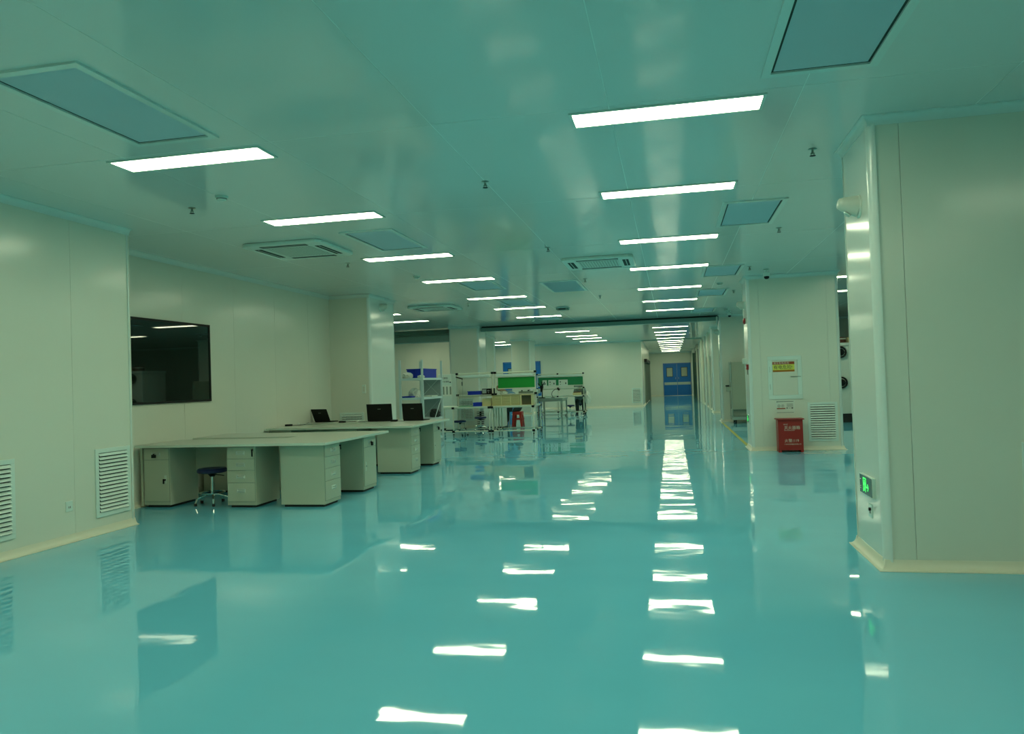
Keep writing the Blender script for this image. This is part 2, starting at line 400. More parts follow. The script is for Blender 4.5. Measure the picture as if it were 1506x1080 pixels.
double_door('door_2', 'blue double door half hidden behind the far pillar', -8.35, -6.42, 37.47, 2.42, windows=True)
# dark glazed door in corridor left wall
d3 = B(-1.40, -1.37, 41.2, 47.5, 0.0, 2.25).build('door_3', 'glass_door'); tag(d3, 'dark glazed sliding door in the corridor left wall', kind='structure')
for y, q in ((41.15, -1.345), (43.2, -1.32), (45.3, -1.345), (47.5, -1.27)): B(-1.40, q, y, y+.10, 0, 2.3).build('door_frame', 'seal_dark', d3)
B(-1.40, -1.25, 41.1, 47.6, 2.25, 2.42).build('door_header', 'black', d3)

# ------------------------------------------------------------------ ceiling lights
ZL = CEIL
def make_light():
    t = thing('ceiling_light', 'x', 'ceiling light', (0, 0, ZL))
    f = MB(); a, b, r = .648, .150, .022
    f.box(-a, a, -b, -b+r, -.010, 0); f.box(-a, a, b-r, b, -.010, 0); f.box(-a, -a+r, -b+r, b-r, -.010, 0); f.box(a-r, a, -b+r, b-r, -.010, 0)
    f.build('frame', 'frame', t)
    B(-a+r, a-r, -b+r, b-r, -.0075, -.001).build('diffuser', 'diffuser', t)
    return t
ORD = ['nearest', 'second', 'third', 'fourth', 'fifth', 'sixth', 'seventh', 'eighth', 'ninth', 'tenth', 'eleventh', 'added twelfth', 'thirteenth', 'fourteenth', 'fifteenth', 'sixteenth', 'seventeenth', 'eighteenth', 'nineteenth']
light0 = make_light(); used = False
def put_light(x, y, label, group):
    global used
    if not used: o = light0; o.location = (x, y, ZL); used = True; o['label'] = label
    else: o = dup(light0, (x, y, ZL), 0.0, label)
    o['group'] = group
ya = [5.245, 7.475, 10.12, 12.71, 15.67, 18.26, 20.85]
yfar = [25.8, 28.05, 31.0, 33.2, 36.1, 38.7, 40.8, 43.6, 46.6, 49.5, 52.6, 55.2]  # the last panel is added, unseen, to brighten the corridor end wall
for k, y in enumerate(ya): put_light(0.025, y, 'lit ceiling panel, %s from the camera in the right-hand row over the aisle' % ORD[k], 'ceiling lights over the aisle')
for k, y in enumerate(yfar): put_light(0.025, y, 'lit ceiling panel in the far corridor row, %s beyond the curtain housing' % ORD[k], 'ceiling lights in the far corridor')
for k, y in enumerate([5.22, 7.475, 10.14, 12.73, 15.72, 18.2, 20.92]): put_light(-3.585, y, 'lit ceiling panel, %s from the camera in the left-hand row' % ORD[k], 'ceiling lights over the left of the hall')
for k, y in enumerate([25.8, 28.15, 31.2, 33.25, 35.9]): put_light(-3.57, y, 'lit ceiling panel near the far wall, %s beyond the curtain housing' % ORD[k], 'ceiling lights near the far wall')
for k, y in enumerate([18.15, 20.42]): put_light(-7.32, y, 'lit ceiling panel above the left bay, %s behind the wall end' % ('first', 'second')[k], 'ceiling lights over the left bay')
for k, y in enumerate([25.8, 28.1]): put_light(-9.6, y, 'lit ceiling panel in front of the pale bay back wall, %s' % ('nearer', 'farther')[k], 'ceiling lights over the left bay')
for k, y in enumerate([31.2, 33.25, 35.9]): put_light(-7.9, y, 'lit ceiling panel before the half hidden blue door, %s' % ORD[k], 'ceiling lights near the half hidden door')
for k, y in enumerate([7.475, 10.12, 12.71, 15.46, 18.2, 20.85]): put_light(3.63, y, 'lit ceiling panel over the right bay, %s behind the near pillar' % ORD[k], 'ceiling lights over the right bay')
for x in (-3.585, 0.025, 3.63):
    for k, y in enumerate([-2.75, -0.1, 2.6]):
        put_light(x, y, 'lit ceiling panel behind the camera over the %s, %s' % ({-3.585: 'left', 0.025: 'middle', 3.63: 'right'}[x], ORD[k]), 'ceiling lights behind the camera')

# ------------------------------------------------------------------ ceiling supply filters
def make_filter():
    t = thing('ceiling_filter', 'x', 'ceiling vent', (0, 0, CEIL))
    a, b, r = .33, .66, .050
    f = MB(); f.box(-a, a, -b, -b+r, -.014, 0); f.box(-a, a, b-r, b, -.014, 0); f.box(-a, -a+r, -b+r, b-r, -.014, 0); f.box(a-r, a, -b+r, b-r, -.014, 0)
    f.build('frame', 'trim', t)
    B(-a+r, a-r, -b+r, b-r, -.0015, -.0005).build('painted_gap_shade', 'hole_shade', t)  # dark sheet painted as the shade around the recessed filter
    B(-a+r+.016, a-r-.016, -b+r+.016, b-r-.016, -.004, -.002).build('filter_panel', 'filter', t)
    return t
fl0 = make_filter()
spots = [(-3.415, 4.15, 'on the left nearest the camera'), (0.93, 4.15, 'at the top right edge, nearest the camera'),
         (-3.415, 8.87, 'beside the left air conditioner'), (0.925, 8.87, 'left of the near pillar head'),
         (-3.40, 13.65, 'right of the fourth left-row light'), (0.92, 13.6, 'left of the middle pillar head'),
         (-3.40, 17.0, 'between the fifth and sixth left-row lights'), (0.925, 17.05, 'beyond the middle pillar head on the right'),
         (-3.40, 21.55, 'on the left just before the curtain housing'), (0.925, 21.6, 'on the right just before the curtain housing')]
for k, (x, y, l) in enumerate(spots):
    lab = 'flat framed ceiling air filter ' + l
    if k == 0: fl0.location = (x, y, CEIL); fl0['label'] = lab; fl0['group'] = 'ceiling air filters'
    else: dup(fl0, (x, y, CEIL), 0.0, lab)
# return grille in the ceiling between the rows
t = thing('ceiling_grille', 'wide louvred ceiling grille beyond the second air conditioner', 'ceiling vent', (-1.96, 14.5, CEIL))
f = MB(); f.box(-.36, .36, -.86, -.81, -.012, 0); f.box(-.36, .36, .81, .86, -.012, 0); f.box(-.36, -.31, -.81, .81, -.012, 0); f.box(.31, .36, -.81, .81, -.012, 0)
f.build('frame', 'trim', t); B(-.31, .31, -.81, .81, -.0015, -.0005).build('duct_shade', 'hole_shade', t)  # the dark sheet behind the slats is painted shade
me = B(-.31, .31, -.012, .03, -.011, -.003).mesh('slat', 'filter')
for k in range(26): link('slat', me, t, (0, -.79 + k*.0625, 0))

# ------------------------------------------------------------------ ceiling cassette air conditioners
def cassette():
    t = thing('air_conditioner', 'x', 'air conditioner', (0, 0, CEIL))
    a = .53
    MB().prism([(-a+.06, -a), (a-.06, -a), (a, -a+.06), (a, a-.06), (a-.06, a), (-a+.06, a), (-a, a-.06), (-a, -a+.06)], -.045, 0).build('housing', 'blade', t, bevel=.012)
    for k in range(4):
        T = Matrix.Rotation(k*PI/2, 4, 'Z')
        MB().box(-.31, .31, -.455, -.365, -.0475, -.044, T).build('air_slot', 'hole_shade', t)  # dark strip painted as the shade in the slot
        MB().box(-.30, .30, -.42, -.41, -.050, -.0478, T).build('louver', 'frame', t)
    g = B(-.30, .30, -.30, .30, -.0465, -.044).build('intake_back', 'hole_shade', t)  # dark sheet painted as the shade behind the intake grille
    s = MB()
    for k in range(15):
        u = -.29 + k*.0414
        s.box(u-.0095, u+.0095, -.30, .30, -.0485, -.0465); s.box(-.30, .30, u-.0095, u+.0095, -.0484, -.0466)
    q = s.build('intake_grille', 'frame', t); q['kind'] = 'stuff'
    return t
ac = cassette(); ac.location = (-4.635, 8.96, CEIL); ac['label'] = 'square ceiling cassette air conditioner above the desks, nearest on the left'; ac['group'] = 'ceiling cassettes'
dup(ac, (-1.02, 11.65, CEIL), 0.0, 'square ceiling cassette air conditioner in the middle of the ceiling between the light rows')
dup(ac, (-5.37, 17.0, CEIL), 0.0, 'square ceiling cassette air conditioner beyond the left wall end')

# ------------------------------------------------------------------ sprinklers, detectors
def sprinkler():
    t = thing('sprinkler', 'x', 'sprinkler', (0, 0, CEIL))
    MB().lathe([(.032, 0), (.036, -.006), (.016, -.014)], 16).build('escutcheon', 'steel', t, smooth=True)
    MB().tube((0, 0, -.01), (0, 0, -.035), .009).tube((-.010, 0, -.035), (-.013, 0, -.055), .003, 6).tube((.010, 0, -.035), (.013, 0, -.055), .003, 6).box(-.016, .016, -.004, .004, -.04, -.032).build('body', 'seal_dark', t)
    MB().lathe([(.0, -.058), (.024, -.058), (.024, -.055), (.0, -.055)], 14).build('deflector', 'black_soft', t)
    return t
sp = sprinkler()
sps = [(-4.55, 6.6, 'above the near left wall'), (-1.58, 6.6, 'between the two rows of lights, nearest the camera'), (1.19, 6.5, 'left of the near pillar head'),
       (-1.58, 10.15, 'left of the middle air conditioner'), (1.38, 9.9, 'beside the filter left of the near pillar'), (-4.57, 10.3, 'below the left air conditioner'),
       (-1.46, 13.6, 'behind the middle air conditioner'), (1.36, 13.3, 'just before the middle pillar head'), (-1.46, 16.5, 'in the middle of the ceiling far off'), (-4.49, 16.7, 'right of the far left air conditioner'), (1.38, 16.9, 'just beyond the middle pillar head')]
for k, (x, y, l) in enumerate(sps):
    lab = 'small pendent fire sprinkler ' + l
    if k == 0: sp.location = (x, y, CEIL); sp['label'] = lab; sp['group'] = 'ceiling sprinklers'
    else: dup(sp, (x, y, CEIL), 0.0, lab)
def detector():
    t = thing('smoke_detector', 'x', 'smoke detector', (0, 0, CEIL))
    MB().lathe([(.0, 0), (.058, 0), (.058, -.014), (.05, -.018)], 24).build('base', 'frame', t, smooth=True)
    MB().lathe([(.046, -.016), (.046, -.022), (.04, -.036), (.018, -.045), (.0, -.046)], 24).build('sensor_cap', 'blade', t, smooth=True)
    MB().lathe([(.047, -.024), (.0475, -.024), (.0475, -.028), (.047, -.028)], 24).build('vent_ring', 'black_soft', t)
    return t
dt = detector()
dts = [(-4.03, 6.3, 'near the left ceiling light closest to the camera'), (-4.1, 12.0, 'before the head of the left wall end'), (-3.95, 22.0, 'right under the left end of the curtain housing'), (1.0, 15.4, 'left of the middle pillar head'), (-3.9, 17.6, 'beside the far left ceiling filter'), (1.55, 21.6, 'over the far pillar with the camera')]
for k, (x, y, l) in enumerate(dts):
    lab = 'round white smoke detector ' + l
    if k == 0: dt.location = (x, y, CEIL); dt['label'] = lab; dt['group'] = 'ceiling smoke detectors'
    else: dup(dt, (x, y, CEIL), 0.0, lab)
def ceiling_camera(x, y, label):
    t = thing('security_camera', label, 'camera', (x, y, CEIL), 0.0, 'ceiling security cameras')
    MB().lathe([(0, 0), (.045, 0), (.045, -.02), (.02, -.03)], 16).tube((0, 0, -.02), (0, 0, -.06), .014).build('mount', 'frame', t, smooth=True)
    B(-.05, .05, -.07, .07, -.13, -.055).build('housing', 'blade', t, bevel=.012)
    MB().lathe([(.0, 0), (.045, 0), (.042, -.03), (.025, -.045), (0, -.05)], 16, None, (0, -.02, -.128)).build('lens', 'black', t, smooth=True)
    return t
ceiling_camera(1.68, 13.75, 'white ceiling camera with black lens before the middle pillar')
ceiling_camera(1.68, 22.3, 'white ceiling camera with black lens above the stainless trolley')
t = thing('ceiling_sensor', 'small dark ceiling box in the middle far off before the curtain housing', 'sensor', (-2.62, 18.9, CEIL))
B(-.15, .15, -.12, .12, -.05, 0).build('housing', 'seal_dark', t, bevel=.01); B(-.09, .09, -.125, -.118, -.04, -.01).build('face', 'black', t)
B(-.17, .17, -.13, .13, -.012, 0).build('plate', 'frame', t)

# ------------------------------------------------------------------ wall grilles (local: x width, faces -y)
def wall_vent(label, loc, rotz, W, H, n, group='return air grilles'):
    t = thing('wall_grille', label, 'air grille', loc, rotz, group)
    r = .045
    f = MB(); f.box(-W/2, W/2, -.014, 0, 0, r); f.box(-W/2, W/2, -.014, 0, H-r, H); f.box(-W/2, -W/2+r, -.014, 0, r, H-r); f.box(W/2-r, W/2, -.014, 0, r, H-r)
    f.build('frame', 'blade', t, bevel=.003)
    B(-W/2+r, W/2-r, -.002, 0, r, H-r).build('duct_shade', 'hole_shade', t)  # dark sheet painted as the shade behind the blades
    st = (H-2*r)/n
    b = MB(); T = Matrix.Rotation(math.radians(-38), 4, 'X')
    b.box(-W/2+r, W/2-r, -st*.42, st*.42, -.0013, .0013, Matrix.Rotation(math.radians(52), 4, 'X'))
    me = b.mesh('blade', 'blade')
    for k in range(n): link('blade', me, t, (0, -.012-st*.12, r + st*(k+.5)))
    return t
R90 = PI/2
wall_vent('white louvred return air grille on the near left wall, beside the wall corner', (-5.79, 6.93, .17), R90, .50, .70, 16)
wall_vent('white louvred return air grille at the left edge of the picture', (-5.79, 5.45, .17), R90, .52, .71, 16)
wall_vent('white louvred return air grille right of the red extinguisher box', (2.66, 14.58, .16), 0, .51, .71, 15)
wall_vent('white louvred return air grille at the right edge on the near pillar', (2.61, 5.80, .17), 0, .56, .72, 15)
wall_vent('white louvred return air grille low on the middle pillar behind the benches', (-6.43, 23.35, .23), 0, .48, .70, 12)
wall_vent('white louvred return air grille behind the laptops', (-6.17, 13.9, .22), 0, .51, .70, 15)
wall_vent('white louvred return air grille on the far wall left of the corridor', (-1.69, 37.5, .19), 0, .46, .73, 9)

def wall_plate(name, label, cat, loc, rotz, W, H, kind='switch'):
    t = thing(name, label, cat, loc, rotz)
    B(-W/2, W/2, -.010, 0, 0, H).build('plate', 'blade', t, bevel=.003)
    if kind == 'switch': B(-W*.3, W*.3, -.015, -.009, H*.2, H*.8).build('rocker', 'ivory', t, bevel=.002)
    else:
        MB().box(-.012, -.006, -.0115, -.0095, H*.3, H*.5).box(.006, .012, -.0115, -.0095, H*.3, H*.5).build('socket_hole', 'black', t)
    return t
wall_plate('wall_socket', 'small white wall socket between the two left grilles', 'socket', (-5.79, 6.33, .30), R90, .086, .10, 'socket')
wall_plate('wall_socket', 'small white wall socket under the exit sign on the near pillar', 'socket', (1.44, 6.15, .31), -R90, .10, .10, 'socket')
MB().tube((1.436, 6.13, .375), (1.415, 6.13, .375), .012).build('plug', 'black', C.objects['wall_socket.001']).parent = None
pl = C.objects['plug']; tag(pl, 'small dark plug in the socket under the exit sign', 'plug')
wall_plate('thermostat', 'small white remote controller on the wall behind the laptops', 'thermostat', (-5.90, 13.9, 1.29), 0, .075, .17, 'switch')

# exit sign (local: faces -y)
def exit_sign(label, loc, rotz, W=.38, H=.15):
    t = thing('exit_sign', label, 'exit sign', loc, rotz)
    B(-W/2, W/2, -.025, 0, 0, H).build('case', 'frame', t, bevel=.003)
    B(-W/2+.006, W/2-.012, -.0265, -.024, .006, H-.006).build('face', 'sign_green', t)
    y0, y1 = -.0285, -.0262
    p = MB()
    T = Matrix(((1, 0, 0, 0), (0, 0, 1, 0), (0, 1, 0, 0), (0, 0, 0, 1)))
    def poly(pts): p.prism([(a, b) for a, b in pts], y0, y1, T)
    poly([(-.075, .022), (-.066, .022), (-.066, .130), (-.075, .130)]); poly([(-.066, .121), (.012, .121), (.012, .130), (-.066, .130)]); poly([(.003, .06), (.012, .06), (.012, .121), (.003, .121)])
    # running figure
    poly([(-.030+.010*math.cos(a*PI/5), .106+.010*math.sin(a*PI/5)) for a in range(10)])
    poly([(-.046, .094), (-.020, .097), (-.014, .066), (-.036, .062)])
    poly([(-.036, .066), (-.022, .066), (-.040, .030), (-.056, .026), (-.052, .036)])
    poly([(-.026, .066), (-.013, .066), (.002, .046), (-.006, .022), (-.014, .024), (-.008, .044)])
    poly([(-.046, .094), (-.040, .098), (-.058, .070), (-.062, .075)]); poly([(-.022, .096), (-.016, .092), (.0, .078), (-.002, .086)])
    # arrow
    poly([(.022, .058), (.062, .058), (.062, .070), (.022, .070)]); poly([(.052, .086), (.060, .092), (.082, .064), (.060, .036), (.052, .042), (.070, .064)])
    p.build('pictogram', 'sign_lit', t)
    q = MB(); q.box(-.165, -.145, y0, y1, .105, .110).box(-.165, -.145, y0, y1, .05, .055).box(-.165, -.145, y0, y1, .035, .040).build('small_print', 'frame', t)
    return t
exit_sign('green lit exit sign with running figure and arrow on the near pillar', (1.44, 6.18, .47), -R90)
exit_sign('green lit exit sign low on the side of the middle pillar', (1.42, 15.0, .50), -R90)

def wedge_lamp(label, loc, rotz):
    """wall mounted emergency light: a truncated cone that leans out of the wall (local: faces -y)"""
    t = thing('emergency_lamp', label, 'wall lamp', loc, rotz, 'cone wall lamps on pillars')
    T = Matrix.Rotation(math.radians(90), 4, 'X') 
    MB().lathe([(0, 0), (.085, 0), (.085, .012), (.078, .02)], 24, T).build('back_plate', 'white', t, smooth=True)
    MB().lathe([(.08, .015), (.072, .06), (.05, .13), (.038, .155), (.03, .16), (0, .16)], 24, Matrix.Rotation(math.radians(78), 4, 'X')).build('cone', 'ivory', t, smooth=True)
    MB().lathe([(0, 0), (.03, 0), (.026, .008), (0, .01)], 16, Matrix.Translation((0, -.09, -.052)) @ Matrix.Rotation(math.radians(140), 4, 'X')).build('lens', 'frame', t, smooth=True)
    return t
wedge_lamp('cone shaped white wall lamp high on the near pillar', (1.44, 6.12, 2.66), -R90)
wedge_lamp('cone shaped white wall lamp high on the middle pillar', (1.42, 14.95, 2.72), -R90)
wedge_lamp('cone shaped white wall lamp on the far pillar by the curtain housing', (1.47, 24.05, 2.73), -R90)
wedge_lamp('cone shaped white wall lamp on the left wall end behind the desks', (-5.75, 14.5, 3.02), R90)
# fire alarm sounder, call point and a junction box on the middle pillar's side
t = thing('fire_alarm', 'round red fire alarm sounder on the middle pillar', 'alarm', (1.42, 14.85, 2.42), -R90)
Tx = Matrix.Rotation(PI/2, 4, 'X')
MB().lathe([(0, 0), (.055, 0), (.055, .02)], 20, Tx).build('base', 'white', t); MB().lathe([(0, .02), (.06, .02), (.06, .045), (.045, .06), (0, .065)], 20, Tx).build('sounder', 'red_alarm', t, smooth=True)
t = thing('call_point', 'square red manual call point on the middle pillar', 'alarm', (1.42, 14.75, 1.50), -R90)
B(-.05, .05, -.045, 0, 0, .10).build('case', 'red_alarm', t, bevel=.005); B(-.03, .03, -.048, -.044, .03, .07).build('glass', 'white', t)
MB().tube((0, -.02, 0), (0.01, -.02, -.09), .006).build('cable_tail', 'black_soft', t)
t = thing('junction_box', 'white junction box on the far edge of the middle pillar side', 'box', (1.42, 15.25, 1.62), -R90)
B(-.05, .05, -.06, 0, 0, .10).build('case', 'white', t, bevel=.006); B(-.03, .03, -.063, -.059, .02, .08).build('lid', 'frame', t)

# ------------------------------------------------------------------ electric panel, notice, extinguisher box on the middle pillar
Y2 = 14.58
t = thing('electrical_panel', 'white flush electrical panel door with warning sticker above the red box', 'panel', (1.74, Y2, .94))
W, H = .59, .79
f = MB(); r = .075
f.box(0, W, -.016, 0, 0, r); f.box(0, W, -.016, 0, H-r, H); f.box(0, r, -.016, 0, r, H-r); f.box(W-r, W, -.016, 0, r, H-r)
f.build('frame', 'blade', t, bevel=.004)
dr = B(r+.004, W-r-.004, -.010, 0, r+.004, H-r-.004).build('panel_door', 'wall', t, bevel=.002)
B(W-.20, W-.02, -.022, -.016, .40, .415).build('latch', 'steel', dr)
B(.028, .036, -.02, -.016, .50, .60).build('hinge', 'steel', dr); B(.028, .036, -.02, -.016, .18, .28).build('hinge', 'steel', dr)
st = B(.085, .465, -.0125, -.0100, .50, .685).build('warning_sticker', 'sticker_yellow', t)
B(.085, .465, -.0135, -.0122, .635, .685).build('header_band', 'sticker_red', st); B(.085, .465, -.0135, -.0122, .50, .535).build('footer_band', 'sticker_orange', st)
text(st, 'lettering', '高压有电危险', .046, (.10, -.0140, .643), FRONT, 'pale_letter')
text(st, 'lettering', '有电危险!', .078, (.10, -.0140, .556), FRONT, 'ink')
t = thing('notice', 'small printed safety notice above the red box', 'sign', (1.855, Y2, .68))
B(0, .33, -.004, 0, 0, .23).build('sheet', 'paper', t)
n = MB(); n.box(.015, .31, -.0055, -.004, .212, .220).box(.015, .03, -.0056, -.004, .205, .220)
for k in range(3): n.box(.19, .30, -.0055, -.004, .165-k*.022, .171-k*.022)
n.box(.185, .205, -.0055, -.004, .085, .105).box(.22, .26, -.0055, -.004, .092, .098).box(.27, .30, -.0055, -.004, .085, .105).box(.015, .31, -.0055, -.004, .012, .018)
for cx in (.055, .12):
    for k in range(16):
        a, b = 2*PI*k/16, 2*PI*(k+1)/16
        n.tube((cx+.024*math.cos(a), -.0045, .135+.024*math.sin(a)), (cx+.024*math.cos(b), -.0045, .135+.024*math.sin(b)), .002, 5)
    n.box(cx-.006, cx+.006, -.0055, -.004, .125, .145)
n.build('printing', 'ink', t); B(.015, .165, -.0055, -.004, .078, .098).build('red_band', 'sticker_red', t)

t = thing('extinguisher_box', 'red steel fire extinguisher box with white lettering by the middle pillar', 'fire box', (1.835, 14.22, 0))
W, D, H = .42, .28, .60
b = B(0, W, 0, D, .035, H-.02).build('body', 'red', t, bevel=.004)
MB().box(0, .05, 0, D, 0, .036).box(W-.05, W, 0, D, 0, .036).build('foot', 'red', t)
B(-.025, W+.025, -.025, D+.01, H-.02, H).build('lid', 'red', t, bevel=.004)
text(b, 'lettering', '灭火器箱', .068, (.10, -.0015, .415), FRONT, 'pale_letter'); text(b, 'small_lettering', 'MHXZ', .026, (.09, -.0015, .49), FRONT, 'pale_letter')
text(b, 'small_lettering', 'FIRE EXTINGUISHER', .020, (.10, -.0015, .385), FRONT, 'pale_letter')
text(b, 'lettering', '火警:119', .066, (.10, -.0015, .185), FRONT, 'pale_letter'); text(b, 'small_lettering', '广州市消防器材有限公司', .026, (.095, -.0015, .135), FRONT, 'pale_letter')

# ------------------------------------------------------------------ desks
DZ = .782
def handle_mb(x, y, z, ax):
    """recessed metal pull: small frame plus grip; ax 'x' front faces -y, ax 'y' front faces +x"""
    m = MB()
    for u0, u1, z0, z1 in ((-.055, .055, .014, .022), (-.055, .055, -.022, -.014), (-.055, -.045, -.014, .014), (.045, .055, -.014, .014), (-.045, .045, -.008, .002)):
        t_ = .012 if z0 != -.008 else .020
        if ax == 'x': m.box(x+u0, x+u1, y-t_, y, z+z0, z+z1)
        else: m.box(y, y+t_, x+u0, x+u1, z+z0, z+z1)
    return m
def ped_box(p, x0, x1, y0, y1, face, kind):
    """face 'x': front looks to -y; face 'y': front looks to +x"""
    B(x0, x1, y0, y1, .03, DZ-.035).build('pedestal', 'desk', p, bevel=.003)
    MB().box(x0+.03, x1-.03, y0+.03, y1-.03, 0, .03).build('plinth', 'black_soft', p)
    if face == 'x': B(x0+.008, x1-.008, y0-.003, y0+.001, .07, .74).build('painted_gap_shade', 'seal_dark', p)  # dark plate painted as the shade between drawer fronts
    else: B(x1-.001, x1+.003, y0+.008, y1-.008, .07, .74).build('painted_gap_shade', 'seal_dark', p)  # same painted shade plate on the front facing the aisle
    rows = [('drawer', .595, .735), ('drawer', .455, .590), ('drawer', .305, .450), ('drawer', .075, .300)] if kind == 'drawers' else [('drawer', .595, .735), ('door', .075, .590)]
    for nm, a, b in rows:
        if face == 'x':
            d = B(x0+.012, x1-.012, y0-.010, y0, a, b).build(nm, 'desk', p, bevel=.002); c = (x0+x1)/2; e = y0-.010
        else:
            d = B(x1, x1+.010, y0+.012, y1-.012, a, b).build(nm, 'desk', p, bevel=.002); c = (y0+y1)/2; e = x1+.010
        if nm == 'drawer' : handle_mb(c, e, (a+b)/2 if b-a < .2 else b-.09, 'x' if face == 'x' else 'y').build('handle', 'handle_metal', d)
        else:
            if face == 'x':
                MB().box(x1-.075, x1-.045, e-.004, e, .30, .40).build('lock_plate', 'edge', d); MB().tube((x1-.06, e, .345), (x1-.06, e-.03, .345), .010).box(x1-.063, x1-.057, e-.05, e-.028, .30, .36).build('key', 'black', d)
            else:
                MB().box(e, e+.004, y0+.045, y0+.075, .28, .40).build('lock_plate', 'edge', d); MB().tube((e, y0+.06, .345), (e+.014, y0+.06, .345), .010).build('key', 'chrome', d)
    if kind != 'drawers':
        if face == 'x': MB().tube((c-.02, y0-.01, .66), (c-.02, y0-.035, .66), .012).box(c-.04, c+.01, y0-.05, y0-.03, .62, .66).build('key', 'black', p)
        else: MB().tube((x1+.01, c, .66), (x1+.035, c, .66), .012).box(x1+.03, x1+.05, c-.01, c+.03, .61, .66).build('key', 'black', p)
    elif face == 'x': MB().tube((x1-.03, y0-.01, .70), (x1-.03, y0-.03, .70), .010).box(x1-.037, x1-.023, y0-.03, y0-.02, .62, .70).build('key', 'black', p)
    else: MB().tube((x1+.01, y1-.02, .70), (x1+.03, y1-.02, .70), .010).box(x1+.02, x1+.03, y1-.027, y1-.013, .65, .70).build('key', 'black', p)

def desktop(p, x0, x1, y0, y1):
    d = B(x0, x1, y0, y1, DZ-.028, DZ).build('desktop', 'desktop', p, bevel=.003)
    e = MB(); e.box(x0, x1, y0-.002, y0, DZ-.03, DZ-.002); e.box(x1, x1+.002, y0, y1, DZ-.03, DZ-.002); e.build('edge_band', 'edge', d)
def desk_group(ox, oy, which):
    lab = {'front': 'in the front group', 'rear': 'in the rear group'}[which]
    # desk facing the camera (local origin at world 0, shifted by ox, oy)
    t = thing('office_desk', 'grey steel desk facing the camera %s, %s' % (lab, 'stool beneath it' if which == 'front' else 'mostly hidden'), 'desk', (ox, oy, 0), 0, 'steel office desks')
    desktop(t, -6.53, -4.952, 8.20, 9.10)
    ped_box(t, -6.50, -6.13, 8.32, 8.88, 'x', 'door'); ped_box(t, -5.345, -4.96, 8.32, 8.88, 'x', 'drawers')
    B(-6.14, -5.345, 8.84, 8.86, .40, DZ-.03).build('modesty_panel', 'desk', t)
    B(-6.53, -6.505, 8.3, 9.1, .02, DZ-.03).build('side_panel', 'desk', t)
    # mirrored desk behind it
    t = thing('office_desk', 'grey steel desk %s, along the wall behind the dark gap' % lab, 'desk', (ox, oy, 0), 0, 'steel office desks')
    desktop(t, -6.53, -4.952, 9.36, 10.22)
    for x0, x1 in ((-6.51, -6.14), (-5.345, -4.96)):
        B(x0, x1, 9.56, 10.1, .03, DZ-.035).build('pedestal', 'desk', t, bevel=.003); B(x0+.03, x1-.03, 9.59, 10.07, 0, .03).build('plinth', 'black_soft', t)
        B(x0+.012, x1-.012, 10.1, 10.11, .595, .735).build('drawer', 'desk', t); B(x0+.012, x1-.012, 10.1, 10.11, .075, .59).build('door', 'desk', t)
    B(-6.14, -5.345, 9.60, 9.62, .40, DZ-.03).build('modesty_panel', 'desk', t)
    # wing desk facing the aisle
    t = thing('office_desk', 'grey steel desk %s, crosswise with drawers facing the aisle' % lab, 'desk', (ox, oy, 0), 0, 'steel office desks')
    desktop(t, -4.95, -3.985, 8.20, 10.22)
    ped_box(t, -4.66, -4.09, 8.37, 8.81, 'y', 'drawers'); ped_box(t, -4.66, -4.10, 9.56, 10.0, 'y', 'door')
    B(-4.66, -4.63, 8.81, 9.56, .40, DZ-.03).build('modesty_panel', 'desk', t)
desk_group(0, 0, 'front')
desk_group(-.03, 3.14, 'rear')

# ------------------------------------------------------------------ stools
def stool(label, loc, seat_z, rotz=0.3, mseat='navy', R=.18):
    t = thing('lab_stool', label, 'stool', loc, rotz, 'round work stools')
    MB().lathe([(0, seat_z-.055), (R-.02, seat_z-.055), (R, seat_z-.045), (R+.003, seat_z-.02), (R-.012, seat_z), (R*.6, seat_z+.006), (0, seat_z+.007)], 28).build('seat', mseat, t, smooth=True)
    MB().lathe([(0, 0), (.07, 0), (.05, -.02), (.03, -.05), (0, -.05)], 16, None, (0, 0, seat_z-.055)).build('mechanism', 'black', t, smooth=True)
    MB().tube((0, 0, .12), (0, 0, seat_z-.1), .024, 14).build('gas_column', 'chrome', t, smooth=True)
    MB().tube((.03, 0, seat_z-.08), (.14, .02, seat_z-.10), .006).build('lever', 'black', t)
    for k in range(5):
        a = 2*PI*k/5; c, s = math.cos(a), math.sin(a)
        leg = MB().path([(0, 0, .125), (.08*c, .08*s, .12), (.19*c, .19*s, .085), (.215*c, .215*s, .03)], .013, 8).build('leg', 'chrome', t, smooth=True)
        MB().tube((.215*c, .215*s, .0), (.215*c, .215*s, .035), .018, 10).build('foot', 'black_soft', leg)
    ring = MB()
    for k in range(20):
        a, b = 2*PI*k/20, 2*PI*(k+1)/20
        ring.tube((.15*math.cos(a), .15*math.sin(a), .15), (.15*math.cos(b), .15*math.sin(b), .15), .008, 6)
    ring.build('foot_ring', 'chrome', t, smooth=True)
    return t
stool('low stool with round dark blue seat and chrome base under the front desk', (-5.72, 8.58, 0), .455)
stool('stool with round blue seat under the left end of the front assembly bench', (-5.72, 19.98, 0), .41)
stool('stool with dark blue seat behind the front assembly bench beside the black reel stack', (-5.62, 21.9, 0), .41)
stool('stool with dark seat at the far assembly bench, left of the seated worker', (-4.0, 30.05, 0), .42)
t = thing('plastic_stool', 'red plastic stool under the seated worker behind the front bench', 'stool', (-4.86, 23.8, 0))
MB().prism([(-.15, -.15), (.15, -.15), (.15, .15), (-.15, .15)], .44, .465).build('seat', 'red_plastic', t, bevel=.01)
